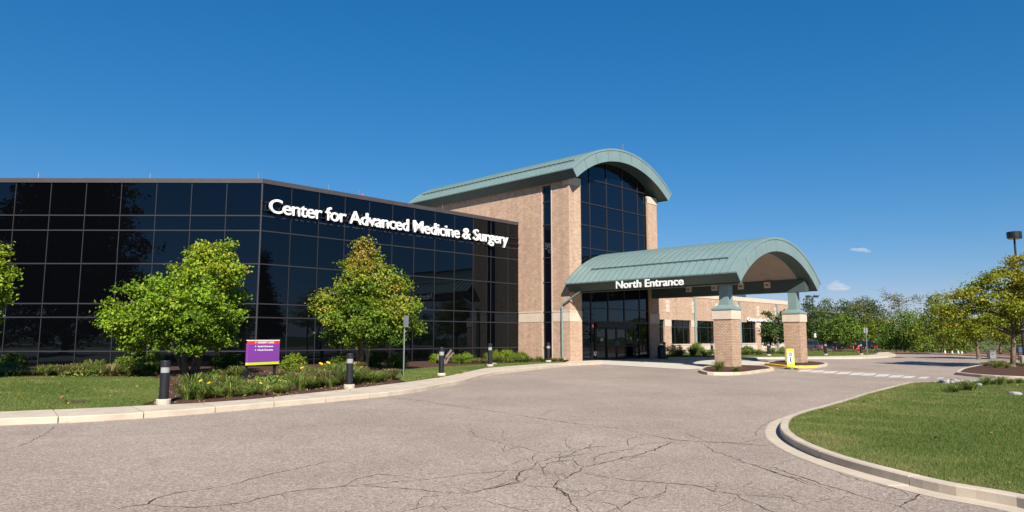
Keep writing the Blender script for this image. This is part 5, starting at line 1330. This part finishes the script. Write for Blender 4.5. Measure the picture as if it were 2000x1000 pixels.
b = np.array([AT(1719.5, 687, 95)[0], 95, gz(50, 95)]); tag(MB().lathe(b, [(.17, -.1), (.17, .5), (.12, .58)], 12).build('marker_post', M['concrete']), 'short cream concrete post right of the parked black car', 'post')
for i, (px, yb, lab) in enumerate(((1846, 689.5, 'small white and orange traffic cone, leftmost on the far verge'), (1860, 689.8, 'small traffic cone in the middle of the row on the far verge'), (1872, 690.2, 'third small traffic cone on the far verge'), (1879, 690.4, 'rightmost small traffic cone on the far verge'))):
    b = P3(px, yb + 1.5, .1); tcn = empty('traffic_cone', b, lab, 'traffic cone', 'cones on the far verge'); tcn.scale = (.62, .62, .55)
    MB().box(b[0] - .19, b[0] + .19, b[1] - .19, b[1] + .19, b[2], b[2] + .04).build('foot', M['orange'], tcn)
    MB().lathe(b, [(.15, .04), (.115, .22)], 14).build('cone', M['orange'], tcn); MB().lathe(b, [(.115, .22), (.075, .45)], 14).build('sleeve', M['white'], tcn); MB().lathe(b, [(.075, .45), (.03, .62)], 14).build('tip', M['orange'] if i % 2 else M['white'], tcn)
b = P3(1937, 699.5, .1); ub_ = empty('utility_box', b, 'grey utility box on the far verge under the slim green tree', 'box')
MB().box(b[0] - .25, b[0] + .25, b[1] - .2, b[1] + .2, b[2] - .05, b[2] + .55).build('cabinet', M['alu'], ub_, bevel=.02); MB().box(b[0] - .28, b[0] + .28, b[1] - .23, b[1] + .23, b[2] + .55, b[2] + .60).build('lid', M['alu'], ub_)
b = P3(1995, 702, .1); dbx = empty('drop_box', b, 'dark blue box on legs behind the locust trunk at the right edge', 'box')
for sx in (-.22, .22): MB().tube([b + [sx, 0, -.1], b + [sx, 0, .5]], .03, 6).build('leg', M['black'], dbx)
MB().box(b[0] - .30, b[0] + .30, b[1] - .2, b[1] + .2, b[2] + .5, b[2] + .95).build('body', M['blue'], dbx, bevel=.04)

# ------------------------------------------------------------------ PARKED CARS
def make_car(rear, head, label, paint, suv):
    """rear: ground point under the rear bumper, head: unit vector the car faces"""
    hx = np.array([head[0], head[1], 0]) / np.hypot(*head); lx = np.array([-hx[1], hx[0], 0])
    t = empty('parked_car', rear, label, 'car', 'cars parked beyond the lawn strip')
    L, Wd = (4.6, .92) if suv else (4.7, .90); hb, hr = (1.02, 1.70) if suv else (.92, 1.44)
    def C(x, y, z): return np.array(rear) + hx * x + lx * y + np.array([0, 0, z])
    st_ = [(0, .74, .45, hb - .16), (.10, .86, .32, hb - .04), (.6, .91, .24, hb + .02), (1.6, .92, .22, hb), (3.2, .92, .22, hb - .02), (4.0, .88, .24, hb - .12), (L - .12, .80, .32, hb - .24), (L, .66, .42, hb - .40)]
    vs, fs = [], []
    for x, w2, zb_, zt_ in st_: vs += [C(x, -w2 * .94, zb_), C(x, -w2, zb_ + .2), C(x, -w2 * .97, zt_ - .08), C(x, -w2 * .86, zt_), C(x, w2 * .86, zt_), C(x, w2 * .97, zt_ - .08), C(x, w2, zb_ + .2), C(x, w2 * .94, zb_)]
    for i in range(len(st_) - 1):
        for j in range(8): fs.append((8 * i + j, 8 * i + (j + 1) % 8, 8 * i + 8 + (j + 1) % 8, 8 * i + 8 + j))
    fs += [tuple(range(8)), tuple(8 * (len(st_) - 1) + j for j in range(7, -1, -1))]
    MB().add(vs, fs).build('body', paint, t, smooth=False)
    if suv: cs = [(.10, .80, hb), (.38, .70, hr - .12), (.75, .66, hr), (2.3, .66, hr), (2.75, .68, hr - .10), (3.35, .80, hb - .02)]
    else: cs = [(.75, .78, hb), (1.35, .66, hr - .06), (1.8, .64, hr), (2.5, .64, hr - .01), (2.85, .66, hr - .10), (3.5, .78, hb - .04)]
    vs = []; n = len(cs)
    for x, w2, z in cs: vs += [C(x, -w2, z), C(x, w2, z)]
    base = [C(cs[0][0], -.80, hb - .05), C(cs[0][0], .80, hb - .05), C(cs[-1][0], -.80, hb - .08), C(cs[-1][0], .80, hb - .08)]
    cab = MB(); fs = [(2 * i, 2 * i + 1, 2 * i + 3, 2 * i + 2) for i in range(n - 1)] + [tuple(2 * i for i in range(n)), tuple(2 * i + 1 for i in range(n - 1, -1, -1)), (0, 1, 2 * n - 1, 2 * n - 2)]
    cab.add(vs, fs).build('cabin', paint, t)
    def sidewin(xa0, xa1, xb0, xb1, s, name='side_window'):
        zl, zh = hb + .05, hr - .16
        f = lambda z: .80 - (.80 - .675) * (z - hb) / (hr - hb) + .012
        MB().add([C(xa0, s * f(zl), zl), C(xa1, s * f(zl), zl), C(xb1, s * f(zh), zh), C(xb0, s * f(zh), zh)], [(0, 1, 2, 3)]).build(name, M['car_glass'], t)
    for s in (-1, 1):
        if suv: sidewin(.42, .95, .55, .95, s); sidewin(1.02, 1.85, 1.02, 1.85, s); sidewin(1.92, 3.0, 1.92, 2.62, s)
        else: sidewin(1.15, 1.95, 1.45, 1.95, s); sidewin(2.02, 3.1, 2.02, 2.68, s)
    (xa, wa, za), (xb, wb_, zb_) = cs[0], cs[1]; dx_ = -.012
    MB().add([C(xa + (xb - xa) * .15 + dx_, -wa * .85, za + (zb_ - za) * .15), C(xa + (xb - xa) * .15 + dx_, wa * .85, za + (zb_ - za) * .15), C(xb + dx_ - .02, wb_ * .88, zb_ - .02), C(xb + dx_ - .02, -wb_ * .88, zb_ - .02)], [(0, 1, 2, 3)]).build('rear_window', M['car_glass'], t)
    for s in (-1, 1):
        MB().hexa([C(x, s * y, z) for z in ((hb - .30, hb - .04) if suv else (hb - .26, hb - .1)) for x, y in ((-.03, .56), (.28, .93), (.30, .80), (.05, .5))]).build('tail_light', M['tail'], t)
        for x in (.95, L - .95):
            wv_ = MB(); c0, c1 = C(x, s * (Wd - .20), .34), C(x, s * (Wd + .015), .34)
            wh = wv_.tube([c0, c1], .34, 18).build('wheel', M['tyre'], t)
            MB().tube([C(x, s * (Wd + .0), .34), C(x, s * (Wd + .03), .34)], .215, 14).build('rim', M['rim'], wh)
        MB().box(0, .01, 0, .01, 0, .01) if False else None
        m_ = C(3.05, s * (Wd + .10), hb + .10); MB().hexa([m_ + hx * a + lx * b2 * .09 + np.array([0, 0, z]) for z in (-.07, .07) for a, b2 in ((-.06, -1), (.06, -1), (.06, 1), (-.06, 1))]).build('mirror', paint, t)
    MB().hexa([C(x, y, z) for z in (hb - .42, hb - .30) for x, y in ((-.015, -.26), (-.015, .26), (.10, .26), (.10, -.26))]).build('number_plate', M['white'], t)
def paint(name, c_): return mat(name, c_, .22, .3, var=.04, scale=2, spec=.6)
cp = [paint('black_paint', (.010, .010, .013)), paint('navy_paint', (.014, .022, .055)), paint('graphite_paint', (.05, .05, .055))]
hd = np.array([-.86, .51])
for px, Y, p_, suv, lab in ((1713, 104, 0, True, 'black crossover with a bright alloy wheel, rightmost of the parked cars'), (1691, 101, 0, False, 'black sedan with a wide red tail light behind the red hydrant'), (1667, 98.5, 0, True, 'black utility vehicle behind the young green trees'),
                            (1633, 96, 1, False, 'dark blue sedan between two young tree trunks'), (1606, 93.5, 2, True, 'dark grey utility vehicle with red tail light right of the far pillar')):
    x = AT(px, 680, Y)[0]; make_car(np.array([x, Y, gz(x, Y)]), hd, lab, cp[p_], suv)

# ------------------------------------------------------------------ CLOUDS
cm = bpy.data.materials.new('cloud_vapour'); cm.use_nodes = True; cn = cm.node_tree.nodes; cn.remove(cn['Principled BSDF'])
pv = cn.new('ShaderNodeVolumePrincipled'); pv.inputs['Color'].default_value = (.97, .97, .98, 1); pv.inputs['Density'].default_value = .030; pv.inputs['Anisotropy'].default_value = .2
cm.node_tree.links.new(pv.outputs[0], cn['Material Output'].inputs['Volume']);
def cloud(lst, label):
    bm = bmesh.new()
    for px, py, rx, rz in lst:
        c_ = AT(px, py, 2600); m_ = Matrix.Translation(Vector(c_)) @ Matrix.Diagonal((rx / F * 2600, rx / F * 2600 * .6, rz / F * 2600, 1))
        bmesh.ops.create_icosphere(bm, subdivisions=3, radius=1, matrix=m_)
    me = bpy.data.meshes.new('cloud'); bm.to_mesh(me); bm.free()
    o = link('cloud', me, cm); md = o.modifiers.new('remesh', 'REMESH'); md.mode = 'VOXEL'; md.voxel_size = 2.2
    return tag(o, label, 'cloud')
cloud([(1620, 560, 7, 5), (1630, 556, 9, 6), (1640, 558, 12, 6), (1652, 562, 10, 4), (1626, 564, 12, 4), (1640, 565, 18, 3), (1634, 551, 6, 5)], 'small white puff of cloud low in the sky right of the canopy')
cloud([(1668, 487, 9, 3), (1682, 488, 13, 4), (1694, 491, 8, 3)], 'faint thin wisp of cloud high above the right hand trees')
